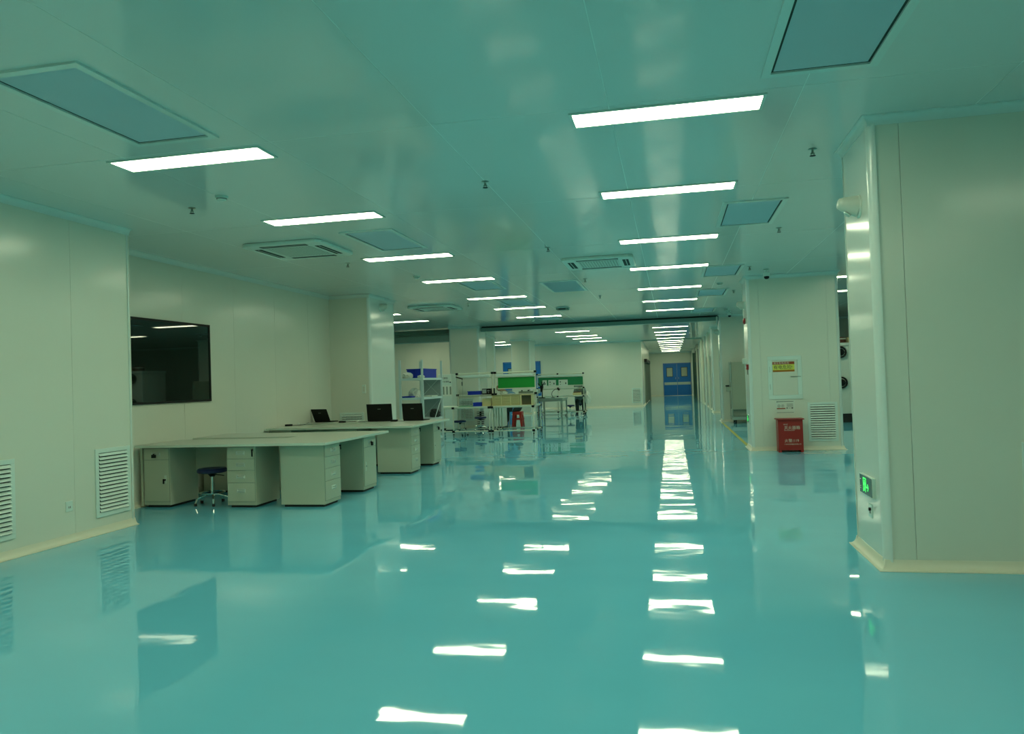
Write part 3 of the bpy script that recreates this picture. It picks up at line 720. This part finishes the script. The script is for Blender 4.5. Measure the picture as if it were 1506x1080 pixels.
for sx in (-1, 1):
    for sy in (-1, 1):
        a = .14; b = .18
        m = MB(); T = None
        m._add([(sx*(a-.09), sy*a, .45), (sx*a, sy*a, .45), (sx*a, sy*(a-.09), .45), (sx*(a-.04), sy*(a-.04), .45),
                (sx*(b-.07), sy*b, 0), (sx*b, sy*b, 0), (sx*b, sy*(b-.07), 0), (sx*(b-.03), sy*(b-.03), 0)],
               [(0,1,2,3),(7,6,5,4),(0,4,5,1),(1,5,6,2),(2,6,7,3),(3,7,4,0)])
        m.build('leg', 'red_plastic', t)
m = MB()
for k in range(4):
    T = Matrix.Rotation(k*PI/2, 4, 'Z'); m.box(-.15, .15, -.152, -.135, .36, .445, T); m.box(-.025, .025, -.165, -.15, .15, .36, T) if k % 2 else m.box(-.17, .17, -.172, -.158, .20, .25, T)
m.build('skirt', 'red_plastic', t)

# ------------------------------------------------------------------ laptops and desk clutter
def laptop(label, loc, rotz, W=.40, D=.26, tilt=8):
    t = thing('laptop', label, 'laptop', loc, rotz, 'open laptops on the rear desks')
    b = B(-W/2, W/2, 0, D, 0, .018).build('base', 'black', t, bevel=.004)
    B(-W/2+.02, W/2-.02, .03, D*.6, .018, .020).build('keyboard', 'black_soft', b)
    # lid hinged at y=0 (back is towards the camera)
    T = Matrix.Translation((0, 0, .018)) @ Matrix.Rotation(math.radians(tilt), 4, 'X')
    l = MB().box(-W/2, W/2, -.010, 0.0, 0, D*1.12, T).build('lid', 'black', t, bevel=.003)
    MB().box(-W/2+.012, W/2-.012, 0.0, .001, .015, D*1.12-.012, T).build('screen', 'glass_dark', l)
    MB().box(-.03, .03, -.0112, -.010, D*.76, D*.79, T).build('badge', 'seal_dark', l)
laptop('large black laptop with its lid back towards the camera, middle of the rear desks', (-5.19, 12.92, DZ), 0.0, .48, .27)
laptop('black laptop lid nearest the aisle on the rear desks', (-4.55, 12.9, DZ), -0.12, .40, .265)
laptop('black laptop turned and tilted, leftmost on the rear desks', (-6.40, 13.1, DZ), -0.22, .36, .23, 26)
def mouse(label, loc, m='white'):
    t = thing('computer_mouse', label, 'mouse', loc, .4)
    MB().lathe([(0, 0), (.032, 0), (.034, .012), (.026, .028), (0, .034)], 16, Matrix.Scale(1.5, 4, (0, 1, 0))).build('body', m, t, smooth=True)
    B(-.003, .003, .012, .03, .026, .034).build('wheel', 'black_soft', t)
mouse('white mouse beside the leftmost laptop', (-6.62, 12.55, DZ)); mouse('white mouse between the two left laptops', (-5.62, 12.9, DZ))
def adapter(label, loc, pts, rotz=0):
    t = thing('power_adapter', label, 'adapter', loc, rotz)
    B(-.06, .06, -.03, .03, 0, .032).build('brick_case', 'black', t, bevel=.006)
    MB().path(pts, .004, 6).build('cable', 'black_soft', t, smooth=True)
adapter('black power adapter with cable left of the leftmost laptop', (-6.72, 12.2, DZ) if False else (-6.5, 12.0, DZ), [(.06, 0, .01), (.16, .1, .005), (.2, .3, .005), (.12, .55, .005), (.1, .9, .01)], .2)
adapter('black power adapter with cable between the laptops', (-5.85, 12.75, DZ), [(.06, 0, .01), (.2, .12, .006), (.35, .05, .006), (.5, .15, .006)], .1)
adapter('black power adapter behind the aisle-side laptop', (-4.86, 12.75, DZ), [(.06, 0, .01), (.1, .06, .006), (.16, .1, .006)], -.3)
t = thing('paper_stack', 'small stack of white papers under the leftmost laptop', 'papers', (-6.45, 12.5, DZ), .3)
for k in range(3): B(-.10+.01*k, .10+.01*k, -.07, .07, .004*k, .004*k+.0038).build('sheet', 'paper', t)

# ------------------------------------------------------------------ storage rack
t = thing('storage_rack', 'white steel storage rack behind the end of the left wall', 'rack', (-5.85, 17.25, 0))
for x in (-.27, .27):
    for y in (-.76, .72):
        m = MB(); m.box(x-.025, x+.025, y-.003, y+.003, 0, 2.0); m.box(x-(.003 if x < 0 else -.019), x+(.003 if x > 0 else .025)-.0, y-.0, y+.04, 0, 2.0)
        m.build('upright', 'rack', t)
for z in (.15, .62, 1.13, 1.58):
    B(-.26, .26, -.75, .75, z-.02, z).build('shelf', 'rack', t)
    m = MB(); m.box(-.27, .27, -.768, -.75, z-.05, z); m.box(-.27, .27, .75, .768, z-.05, z); m.box(.262, .278, -.75, .75, z-.05, z); m.box(-.278, -.262, -.75, .75, z-.05, z); m.build('beam', 'rack', t)
MB().tube((.27, -.5, .1), (.27, .7, 1.1), .008).tube((-.27, .7, 1.1), (.24, .72, 1.6), .006).build('brace', 'rack', t)
MB().tube((-.2, .74, .65), (.26, .74, 1.1), .006).tube((.2, .74, 1.15), (-.2, .74, 1.55), .006).build('brace', 'rack', t)
B(-.27, .27, .735, .74, .62, 1.55).build('back_sheet', 'rack_back', t)

def open_bin(name, label, cat, loc, W, D, H, m, rotz=0, t_=.008, rim=True, ribs=0):
    t = thing(name, label, cat, loc, rotz)
    b = MB(); b.box(-W/2, W/2, -D/2, D/2, 0, t_); b.box(-W/2, W/2, -D/2, -D/2+t_, t_, H); b.box(-W/2, W/2, D/2-t_, D/2, t_, H); b.box(-W/2, -W/2+t_, -D/2+t_, D/2-t_, t_, H); b.box(W/2-t_, W/2, -D/2+t_, D/2-t_, t_, H)
    b.build('tub', m, t)
    if rim:
        r = MB(); e = .012; r.box(-W/2-e, W/2+e, -D/2-e, -D/2, H-.02, H); r.box(-W/2-e, W/2+e, D/2, D/2+e, H-.02, H); r.box(-W/2-e, -W/2, -D/2, D/2, H-.02, H); r.box(W/2, W/2+e, -D/2, D/2, H-.02, H); r.build('rim', m, t)
    for k in range(ribs):
        x = -W/2 + W*(k+.5)/ribs; B(x-.006, x+.006, -D/2-.008, -D/2, .01, H-.02).build('rib', m, t)
    return t
open_bin('plastic_crate', 'large blue plastic crate on the top shelf of the white rack', 'crate', (-5.87, 17.35, 1.58), .42, .95, .22, 'blue_bin', 0, ribs=3)
open_bin('plastic_tray', 'flat blue tray on the second shelf of the white rack', 'tray', (-6.0, 16.75, 1.13), .22, .3, .035, 'blue_bin')
def crumpled(name, label, cat, loc, r, sc, m, seed, n=3):
    random.seed(seed); bm = bmesh.new(); bmesh.ops.create_icosphere(bm, subdivisions=n, radius=r)
    for v in bm.verts:
        k = 1 + random.uniform(-.13, .13); v.co *= k; v.co = Vector((v.co.x*sc[0], v.co.y*sc[1], max(v.co.z*sc[2], -r*sc[2]*.6)))
    zmin = min(v.co.z for v in bm.verts)
    for v in bm.verts: v.co.z -= zmin
    me = bpy.data.meshes.new(name); bm.to_mesh(me); bm.free(); me.materials.append(M[m])
    o = link(name, me, None, loc); tag(o, label, cat); return o
crumpled('plastic_bag', 'crumpled white bag on the top shelf of the white rack', 'bag', (-6.0, 16.7, 1.58), .11, (1.1, 1.3, .8), 'milky', 3)
crumpled('plastic_bag', 'clear crumpled bag on the second shelf of the white rack', 'bag', (-5.93, 16.95, 1.13), .12, (1.2, 1.0, 1.15), 'milky', 5)
crumpled('cloth_bundle', 'small grey cloth bundle in front of the blue crate', 'cloth', (-5.68, 16.72, 1.58), .06, (1.5, 1.2, .7), 'paper', 6)
open_bin('plastic_tray', 'flat white tray on the second shelf of the white rack, aisle side', 'tray', (-5.72, 17.5, 1.13), .2, .45, .03, 'white')
crumpled('black_bag', 'black bag low in the white rack', 'bag', (-5.7, 17.75, .62), .13, (1, 1, 1.0), 'black_soft', 8)

# tall white equipment cabinet with dark slots
t = thing('equipment_cabinet', 'tall white machine cabinet with four dark slots behind the front bench', 'cabinet', (-6.72, 22.0, 0))
B(-.22, .22, 0, .6, .05, 1.72).build('body', 'white', t, bevel=.01); B(-.19, .19, .05, .55, 0, .05).build('plinth', 'black_soft', t)
B(-.20, .20, -.008, 0, 1.38, 1.70).build('upper_panel', 'frame', t)
for k in range(4): B(-.18+k*.108, -.135+k*.108, -.006, .0, 1.10, 1.34).build('slot', 'seal_dark', t)
B(-.20, .20, -.008, 0, .12, 1.05).build('lower_door', 'frame', t)
text(t, 'lettering', '防潮柜', .07, (-.11, -.0095, 1.57), FRONT, 'ink'); text(t, 'lettering', '电子防潮箱', .055, (-.14, -.0095, 1.47), FRONT, 'ink')
MB().tube((.17, 0, 1.47), (.17, -.03, 1.47), .02).build('knob', 'black', t)

# ------------------------------------------------------------------ lean pipe benches
PR = .018
def joint(m, x, y, z): m.box(x-.034, x+.034, y-.030, y+.030, z-.028, z+.028)
def caster(t, x, y):
    c = MB().box(x-.018, x+.018, y-.022, y+.022, .055, .075).tube((x, y, .07), (x, y, .10), .008).build('caster', 'black_soft', t)
    MB().tube((x-.012, y, .032), (x+.012, y, .032), .032, 14).build('wheel', 'seal_dark', c)
def bench(label, xs_, y0, y1, yp, left_ext=None, H=.80, zs=1.10, ztop=1.68, board=None, boardm='green', group='lean pipe assembly benches'):
    t = thing('assembly_bench', label, 'workbench', (0, 0, 0), 0, group)
    x0, x1 = xs_[0], xs_[-1]; xl = left_ext if left_ext is not None else x0
    jm = MB()
    for x in xs_:
        for y in (y0, y1):
            MB().tube((x, y, .08), (x, y, H), PR).build('leg', 'pipe', t, smooth=True); caster(t, x, y); joint(jm, x, y, H-.035); joint(jm, x, y, .14)
        MB().tube((x, yp, .14), (x, yp, ztop), PR).build('upright', 'pipe', t, smooth=True)
        for z in (.14, zs, ztop): joint(jm, x, yp, z)
        for z in (.14, H-.035): MB().tube((x, y0, z), (x, y1, z), PR).build('cross_rail', 'pipe', t, smooth=True)
    if left_ext is not None:
        for y in (y0, y1):
            MB().tube((xl, y, .08), (xl, y, H), PR).build('leg', 'pipe', t, smooth=True); caster(t, xl, y); joint(jm, xl, y, H-.035); joint(jm, xl, y, .14)
    for y in (y0, y1):
        for z in (.14, H-.035): MB().tube((xl, y, z), (x1, y, z), PR).build('long_rail', 'pipe', t, smooth=True)
    B(xl-.02, x1+.02, y0-.02, y1+.02, H-.02, H).build('tabletop', 'edge', t, bevel=.003)
    B(x0, x1, yp-.02, yp+.32, zs-.016, zs).build('shelf', 'edge', t)
    MB().tube((x0, yp, ztop), (x1, yp, ztop), PR*1.2).tube((x0, yp+.02, zs-.03), (x1, yp+.02, zs-.03), PR).tube((x0, yp-.065, ztop-.12), (x1, yp-.065, ztop-.12), .016).build('top_rail', 'pipe', t, smooth=True)
    B(x0+.05, x1-.05, yp-.10, yp-.03, ztop-.095, ztop-.045).build('lamp_batten', 'blade', t)
    MB().tube((x0+.05, yp-.065, ztop-.11), (x1-.05, yp-.065, ztop-.11), .016).build('tube_lamp', 'white', t, smooth=True)
    for k, (a, b, z0, z1) in enumerate(board or []):
        MB().box(a, b, yp-.03, yp-.022, z0, z1).build('pin_board', boardm, t)
        B(a-.02, b+.02, yp-.032, yp-.02, z0-.03, z0).build('board_ledge', 'pipe', t)
    jm.build('joint_set', 'black', t)['kind'] = 'stuff'
    return t
bA = bench('cream pipe assembly bench on casters, left end of the front row', (-5.73, -4.74), 19.42, 20.55, 19.9, left_ext=-6.32)
bB = bench('cream pipe assembly bench on casters with the bright green board', (-4.66, -3.56), 19.42, 20.55, 19.9, board=[(-4.58, -3.58, 1.26, 1.585)])
bC = bench('far cream pipe assembly bench with green board and white sheets', (-5.35, -4.51, -3.47), 30.2, 31.0, 30.35, board=[(-5.3, -3.49, 1.22, 1.55)], boardm='green2')
for k, (a, b) in enumerate(((-5.13, -4.95), (-4.89, -4.58), (-4.47, -4.10))):
    o = B(a, b, 30.30, 30.312, 1.18, 1.44).build('posted_sheet', 'paper'); tag(o, ['narrow white sheet, leftmost on the far green board', 'white sheet on the far green board left of the post', 'widest white sheet on the far green board, right of the post'][k], 'sheet', 'white sheets on the far board')
    m = MB(); m.box(a+.05, a+.09, 30.296, 30.299, 1.33, 1.38).box(b-.10, b-.06, 30.296, 30.299, 1.26, 1.33).box(a+.05, a+.09, 30.296, 30.299, 1.25, 1.27).build('printing', 'ink', o)
# items on the benches
def ribbed_crate(label, x0, x1, y0, y1, z0, z1, nx, nz, m='beige'):
    t = thing('plastic_crate', label, 'crate', ((x0+x1)/2, y0, z0), 0, 'crates on the front bench')
    W = x1-x0; D = y1-y0; H = z1-z0
    B(-W/2, W/2, .022, D, 0, H).build('body', m, t)
    f = MB()
    for k in range(nx+1):
        x = -W/2 + W*k/nx; f.box(max(x-.010, -W/2), min(x+.010, W/2), -.008, .023, 0, H)
    for k in range(nz+1):
        z = H*k/nz; f.box(-W/2, W/2, -.004, .022, max(z-.008, 0), min(z+.008, H))
    f.build('ribs', m, t)
    B(-W/2+.02, W/2-.02, .02, D-.02, H, H+.002).build('opening', 'crate_shade', t)  # dark sheet painted as the shade in the crate's open top
ribbed_crate('beige ribbed plastic crate, largest on the front bench', -4.66, -3.92, 19.45, 19.86, .80, 1.075, 3, 4)
ribbed_crate('small beige crate left of the large one on the front bench', -4.93, -4.69, 19.47, 19.8, .80, 1.0, 1, 1)
t = thing('plastic_crate', 'beige crate on its side with dark open mouth, right end of the front bench', 'crate', (-3.75, 19.45, .80), 0, 'crates on the front bench')
m = MB(); m.box(-.16, .16, 0, .4, 0, .012).box(-.16, .16, 0, .4, .26, .272).box(-.16, -.12, 0, .4, .012, .26).box(.14, .16, 0, .4, .012, .26).build('walls', 'beige', t)
B(-.12, .14, .10, .39, .012, .26).build('inside_shade', 'crate_shade', t)  # dark block painted as the shade in the open mouth
open_bin('plastic_tray', 'shallow blue tray left of the small beige crate', 'tray', (-5.07, 19.6, .80), .22, .3, .10, 'blue_bin')
open_bin('plastic_bin', 'blue parts bin on the shelf of the left bench', 'bin', (-5.27, 20.05, 1.10), .36, .24, .10, 'blue_bin')
t = thing('oscilloscope', 'dark bench instrument on the shelf left of the green board', 'instrument', (-4.93, 20.05, 1.10))
B(-.12, .12, -.1, .12, 0, .16).build('case', 'black', t, bevel=.004); B(-.11, .0, -.104, -.1, .03, .14).build('screen', 'rack_back', t)
MB().tube((.05, -.1, .10), (.05, -.115, .10), .02).tube((.09, -.1, .10), (.09, -.115, .10), .012).tube((.06, -.1, .05), (.06, -.115, .05), .015).build('knobs', 'steel', t)
o = B(-4.74, -4.69, 19.96, 20.15, 1.10, 1.265).build('document_box', 'black_soft'); tag(o, 'thin dark box standing between the instrument and the green board', 'box')
t = thing('parts_tray', 'grey parts tray with white lid on the shelf under the green board', 'tray', (-3.85, 20.1, 1.10))
B(-.2, .2, -.1, .1, 0, .06).build('tray_body', 'seal_dark', t, bevel=.005); B(.2, .3, -.1, .1, 0, .10).build('white_box', 'white', t)
MB().tube((-.12, -.02, .06), (-.12, -.02, .09), .02).tube((.06, -.02, .06), (.06, -.02, .09), .025).build('reel', 'black_soft', t)
crumpled('plastic_bag', 'white plastic bag under the left end of the green board', 'bag', (-4.48, 20.05, 1.10), .075, (1.6, 1, .65), 'milky', 11)
t = thing('screwdriver_stand', 'thin stand with hanging black screwdriver on the left bench', 'tool', (-5.62, 19.75, .80))
MB().tube((-.08, 0, 0), (-.08, 0, .82), .006).tube((.08, 0, 0), (.08, 0, .72), .006).build('post', 'steel', t)
MB().tube((-.10, 0, .80), (.09, 0, .74), .016).build('head', 'black', t); MB().tube((.07, 0, .56), (.07, 0, .66), .014, 10).tube((.07, 0, .66), (.07, 0, .74), .003, 6).build('screwdriver', 'black', t)
o = B(-5.6, -5.05, 19.5, 19.85, .80, .815).build('cutting_mat', 'green2'); tag(o, 'flat green mat on the left bench top', 'mat')

# second row behind: counter cabinet, reel stack
t = thing('under_bench_cabinet', 'white two-door cabinet with worktop behind the front bench legs', 'cabinet', (-5.38, 22.6, 0))
B(-.31, .31, 0, .5, .06, .72).build('body', 'white', t, bevel=.004); B(-.29, .29, .02, .48, 0, .06).build('plinth', 'black_soft', t)
for s in (-1, 1):
    d = B(min(0, s*.30)+.003, max(0, s*.30)-.003, -.012, 0, .07, .71).build('door', 'blade', t); B(s*.03-.006, s*.03+.006, -.024, -.012, .36, .46).build('handle', 'steel', d)
B(-.50, .24, -.05, 1.42, .72, .75).build('worktop', 'edge', t)
for lx, ly in ((-.47, 0), (-.47, 1.36), (.19, 1.36)): MB().tube((lx, ly, 0), (lx, ly, .72), .018).build('leg', 'pipe', t, smooth=True)
t = thing('reel_stack', 'stack of black component reels behind the stool', 'reels', (-5.72, 22.30, 0))
for k in range(9): MB().lathe([(0, 0), (.115, 0), (.115, .006), (.03, .006), (.03, .045), (.115, .045), (.115, .051), (0, .051)], 16, None, (0, 0, k*.062)).build('reel', 'black', t)

# steel table with microscope
t = thing('steel_table', 'plain grey steel table before the far bench', 'table', (-4.16, 26.6, 0))
B(-.46, .46, -.65, .65, .77, .81).build('tabletop', 'steel', t, bevel=.004)
m = MB(); m.box(-.42, .42, -.62, -.60, .69, .77).box(-.42, .42, .60, .62, .69, .77).box(-.43, -.41, -.6, .6, .69, .77).box(.41, .43, -.6, .6, .69, .77).build('apron', 'steel', t)
for x in (-.41, .41):
    for y in (-.6, .6): B(x-.025, x+.025, y-.025, y+.025, 0, .77).build('leg', 'steel', t)
B(-.40, .40, -.015, .015, .18, .21).build('stretcher', 'steel', t); m = MB().box(-.42, -.40, -.6, .6, .18, .21).box(.40, .42, -.6, .6, .18, .21).build('stretcher', 'steel', t)
t = thing('microscope', 'dark bench microscope on the steel table', 'microscope', (-4.47, 26.2, .81))
B(-.10, .10, -.10, .12, 0, .03).build('base', 'black', t, bevel=.006); MB().tube((0, .07, .03), (0, .07, .58), .018).build('column', 'black', t)
B(-.05, .05, -.08, .09, .34, .44).build('arm', 'black', t, bevel=.01); MB().tube((0, -.04, .22), (0, -.04, .36), .035, 12, .045).build('objective', 'black', t, smooth=True)
MB().tube((-.03, -.06, .42), (-.10, -.14, .52), .018).tube((.03, -.06, .42), (.10, -.14, .52), .018).build('eyepiece', 'black', t)
t = thing('desk_lamp', 'low black gooseneck lamp on the steel table', 'lamp', (-4.1, 26.35, .81))
MB().lathe([(0, 0), (.07, 0), (.07, .015), (0, .02)], 16).build('base', 'black', t); MB().path([(0, 0, .02), (-.05, 0, .12), (-.02, 0, .22), (.06, 0, .29), (.16, 0, .31)], .009).build('neck', 'black', t, smooth=True)
MB().tube((.16, 0, .32), (.24, 0, .28), .025, 10, .045).build('lamp_shade', 'black', t)
crumpled('clear_bag', 'big translucent bag hanging at the end of the far bench', 'bag', (-3.33, 30.5, .44), .16, (.75, .9, 1.9), 'milky', 17)
t = thing('parts_box', 'tan box of parts on the far bench by the seated worker', 'box', (-3.75, 30.45, .80))
m = MB(); m.box(-.16, .16, -.12, .12, 0, .10).build('body', 'beige', t); MB().box(-.13, .13, -.10, .10, .10, .13).build('contents', 'brown', t)
t = thing('control_box', 'dark instrument on the far bench shelf', 'instrument', (-3.7, 30.5, 1.12))
B(-.17, .17, -.1, .1, 0, .07).build('case', 'seal_dark', t, bevel=.004); B(-.12, .12, -.104, -.1, .015, .055).build('front_plate', 'rack_back', t)

# ------------------------------------------------------------------ stainless trolley
t = thing('stainless_trolley', 'tall stainless steel trolley between the two right pillars', 'trolley', (1.68, 22.7, 0))
B(.02, .95, .0, .65, .40, 1.78).build('cabinet', 'steel_dull', t, bevel=.01)
B(.05, .93, .06, .6, .21, .40).build('lower_bay', 'seal_dark', t)
m = MB(); m.box(0, .97, -.02, .03, .11, .20).box(0, .97, .62, .67, .11, .20).box(0, .05, 0, .65, .11, .20).box(.92, .97, 0, .65, .11, .20).build('base_frame', 'steel', t)
m = MB()
for x, y in ((0.01, 0), (.95, 0), (.01, .64), (.95, .64)): m.box(x-.012, x+.012, y-.012, y+.012, .2, 1.8)
m.build('corner_post', 'steel', t)
for x, y in ((.10, .03), (.88, .03), (.10, .6), (.88, .6)):
    c = MB().tube((x-.02, y, .055), (x+.02, y, .055), .055, 18).build('caster_wheel', 'black', t, smooth=True); B(x-.03, x+.03, y-.02, y+.04, .085, .115).build('fork', 'steel', c); MB().tube((x-.022, y, .055), (x+.022, y, .055), .02, 10).build('hub', 'white', c)
B(-.14, .02, .02, .10, .94, 1.08).build('latch_box', 'steel_dull', t, bevel=.01); B(-.15, -.05, .0, .12, 1.08, 1.12).build('latch_handle', 'black', t)
B(-.012, .012, -.012, .01, 1.2, 1.7).build('hinge_strip', 'frame', t)

# machine seen in the slot between the pillars
t = thing('test_chamber', 'pale machine cabinet with black handwheels in the gap between the right pillars', 'machine', (5.0, 22.3, 0))
B(-.75, .75, 0, 1.2, .24, 2.12).build('body', 'white', t, bevel=.01); B(-.72, .72, .03, 1.17, 0, .24).build('plinth', 'black_soft', t); B(-.78, .78, -.04, 1.2, 2.12, 2.20).build('top_ledge', 'blade', t, bevel=.005)
for z in (1.10, 1.94):
    w_ = MB(); 
    for k in range(18):
        a, b = 2*PI*k/18, 2*PI*(k+1)/18
        w_.tube((-.42+.14*math.cos(a), -.07, z+.14*math.sin(a)), (-.42+.14*math.cos(b), -.07, z+.14*math.sin(b)), .024, 8)
    for k in range(3):
        a = 2*PI*k/3; w_.tube((-.42, -.06, z), (-.42+.14*math.cos(a), -.07, z+.14*math.sin(a)), .018, 6)
    w_.tube((-.42, 0, z), (-.42, -.08, z), .05, 12)
    w_.tube((-.42, -.05, z), (-.42, -.075, z), .10, 18)
    w_.build('handwheel', 'black', t, smooth=True)
t = thing('round_case', 'brown round case on top of the pale machine in the pillar gap', 'case', (4.62, 22.6, 2.20))
MB().lathe([(0, 0), (.18, 0), (.19, .12), (.17, .16), (0, .17)], 20).build('body', 'brown', t, smooth=True); MB().lathe([(.191, .10), (.195, .10), (.195, .13), (.191, .13)], 20).build('band', 'white', t)
t = thing('cardboard_box', 'tan box beside the brown case on the pale machine', 'box', (4.93, 22.5, 2.20)); B(-.1, .12, -.1, .2, 0, .15).build('body', 'beige', t); B(-.02, .04, -.101, .201, .0, .1505).build('tape', 'white', t)

# ------------------------------------------------------------------ people
def skin_mesh(name, verts, edges, radii, m, parent, sub=2, root=0):
    me = bpy.data.meshes.new(name); me.from_pydata([tuple(v) for v in verts], edges, [])
    o = bpy.data.objects.new(name, me); C.objects.link(o)
    o.modifiers.new('skin', 'SKIN'); s = o.modifiers.new('sub', 'SUBSURF'); s.levels = sub; s.render_levels = sub
    sv = me.skin_vertices[0].data
    for k, r in enumerate(radii): sv[k].radius = (r, r) if not isinstance(r, tuple) else r
    sv[root].use_root = True
    o.parent = parent
    me.materials.append(M[m])
    # bake to plain mesh
    dg = bpy.context.evaluated_depsgraph_get(); ev = o.evaluated_get(dg); nm = bpy.data.meshes.new_from_object(ev)
    o.modifiers.clear(); o.data = nm
    for p in nm.polygons: p.use_smooth = True
    return o
def worker(label, loc, rotz, coat, lean=.30, seat=.47):
    """seated figure facing local -y, bent over its work"""
    t = thing('person', label, 'person', loc, rotz)
    hz = seat + .125
    hip = Vector((0, .06, hz)); chest = Vector((0, .06-lean*.55, hz+.36)); sh = Vector((0, .06-lean*.85, hz+.46)); neck = Vector((0, .04-lean*1.05, hz+.53)); head = Vector((0, -.02-lean*1.25, hz+.62))
    V = [hip, hip.lerp(chest, .5), chest, sh, neck, head-Vector((0, .0, .03)), head+Vector((0, -.02, .06))]
    E = [(0,1),(1,2),(2,3),(3,4),(4,5),(5,6)]; R = [.12, .10, .115, .085, .055, .075, .075]
    for s in (-1, 1):
        b = len(V)
        V += [Vector((s*.10, .02, hz-.01)), Vector((s*.13, -.38, seat+.07)), Vector((s*.13, -.40, .10)), Vector((s*.14, -.42, .055)), Vector((s*.15, -.56, .04))]
        E += [(0,b),(b,b+1),(b+1,b+2),(b+2,b+3),(b+3,b+4)]; R += [.085, .062, .042, .045, .032]
        b = len(V)
        el = sh + Vector((s*.23, -.10, -.26)); wr = sh + Vector((s*.12, -.33, -.27))
        V += [sh+Vector((s*.17, 0, -.02)), el, wr, wr+Vector((-s*.02, -.06, -.005))]
        E += [(3,b),(b,b+1),(b+1,b+2),(b+2,b+3)]; R += [.055, .042, .028, (.034, .02)]
        h = len(V)-1
        for f, (dx, ln) in enumerate(((-.028, .062), (-.010, .072), (.009, .068), (.027, .055))):
            q = len(V); p0 = V[h]+Vector((dx, -.03, 0)); V += [p0, p0+Vector((0, -ln*.55, -.008)), p0+Vector((0, -ln*.85, -.03))]
            E += [(h,q),(q,q+1),(q+1,q+2)]; R += [.0095, .009, .008]
        q = len(V); p0 = V[h-1]+Vector((-s*.03, -.03, -.005)); V += [p0, p0+Vector((-s*.03, -.035, -.01)), p0+Vector((-s*.03, -.06, -.02))]
        E += [(h-1,q),(q,q+1),(q+1,q+2)]; R += [.011, .010, .009]
    body = skin_mesh('body', V, E, R, 'skin', t, 1)
    # clothes a little outside the body
    cv = [hip+Vector((0,.0,-.075)), hip.lerp(chest, .5), chest, sh+Vector((0,0,-.01)), neck-Vector((0,.0,.03))]; cE = [(0,1),(1,2),(2,3),(3,4)]; cR = [.215, .205, .195, .145, .085]
    for s in (-1, 1):
        b = len(cv); el = sh + Vector((s*.23, -.10, -.26)); wr = sh + Vector((s*.13, -.31, -.27))
        cv += [sh+Vector((s*.17, 0, -.02)), el, wr]; cE += [(3,b),(b,b+1),(b+1,b+2)]; cR += [.095, .075, .055]
        b = len(cv); cv += [Vector((s*.12, -.17, hz-.025))]; cE += [(0,b)]; cR += [.125]
    skin_mesh('coat', cv, cE, cR, coat, t, 2)
    tv = [hip+Vector((0, -.02, .0)), hip+Vector((0, .0, .09))]; tE = [(0,1)]; tR = [.135, .11]
    for s in (-1, 1):
        b = len(tv); tv += [Vector((s*.10, .02, hz-.015)), Vector((s*.13, -.38, seat+.07)), Vector((s*.13, -.40, .11))]; tE += [(0,b),(b,b+1),(b+1,b+2)]; tR += [.115, .095, .072]
    skin_mesh('trousers', tv, tE, tR, 'trousers', t, 2)
    T = Matrix.Translation(head+Vector((0, .02, .05))) @ Matrix.Rotation(.5+lean, 4, 'X')
    MB().lathe([(0, .105), (.045, .10), (.08, .075), (.098, .03), (.10, -.02), (.092, -.06), (.07, -.075), (0, -.07)], 20, T @ Matrix.Translation((0, .012, .01))).build('hair', 'hair', t, smooth=True)
    fc = head+Vector((0, -.065, .02))
    MB().lathe([(0, 0), (.075, 0), (.07, .03), (.05, .055), (0, .07)], 16, Matrix.Translation(fc) @ Matrix.Rotation(PI/2+.9*lean, 4, 'X') @ Matrix.Scale(1.25, 4, (0, 1, 0))).build('face', 'skin', t, smooth=True)
    m = MB()
    for s in (-1, 1): m.lathe([(0, -.008), (.009, -.004), (.01, .003), (0, .009)], 8, None, fc+Vector((s*.03, -.058, .02)))
    m.build('eyes', 'hair', t); MB().tube(fc+Vector((0, -.06, .015)), fc+Vector((0, -.085, -.018)), .008, 8, .013).build('nose', 'skin', t, smooth=True)
    B(-.022, .022, -.006, .006, -.004, .004).build('mouth', 'brown', t, loc=tuple(fc+Vector((0, -.062, -.038))))
    for s in (-1, 1): MB().lathe([(0, -.01), (.022, -.006), (.022, .004), (0, .008)], 10, Matrix.Translation(head+Vector((s*.08, .005, .02))) @ Matrix.Rotation(PI/2, 4, 'Y')).build('ear', 'skin', t, smooth=True)
    for s in (-1, 1): MB().box(s*.145-.045, s*.145+.045, -.62, -.37, 0, .075).build('shoe', 'black_soft', t, bevel=.02)
    return t
worker('person in a light blue work coat seated on the red stool', (-4.86, 23.78, 0), -R90+.0, 'coat', .42, .465)
worker('person in a grey-blue work coat seated at the far bench under the green board', (-3.74, 31.25, 0), .15, 'coat2', .35, .44)
stool('stool with dark seat under the worker at the far bench', (-3.74, 31.33, 0), .44)
print('objects', len(bpy.data.objects))
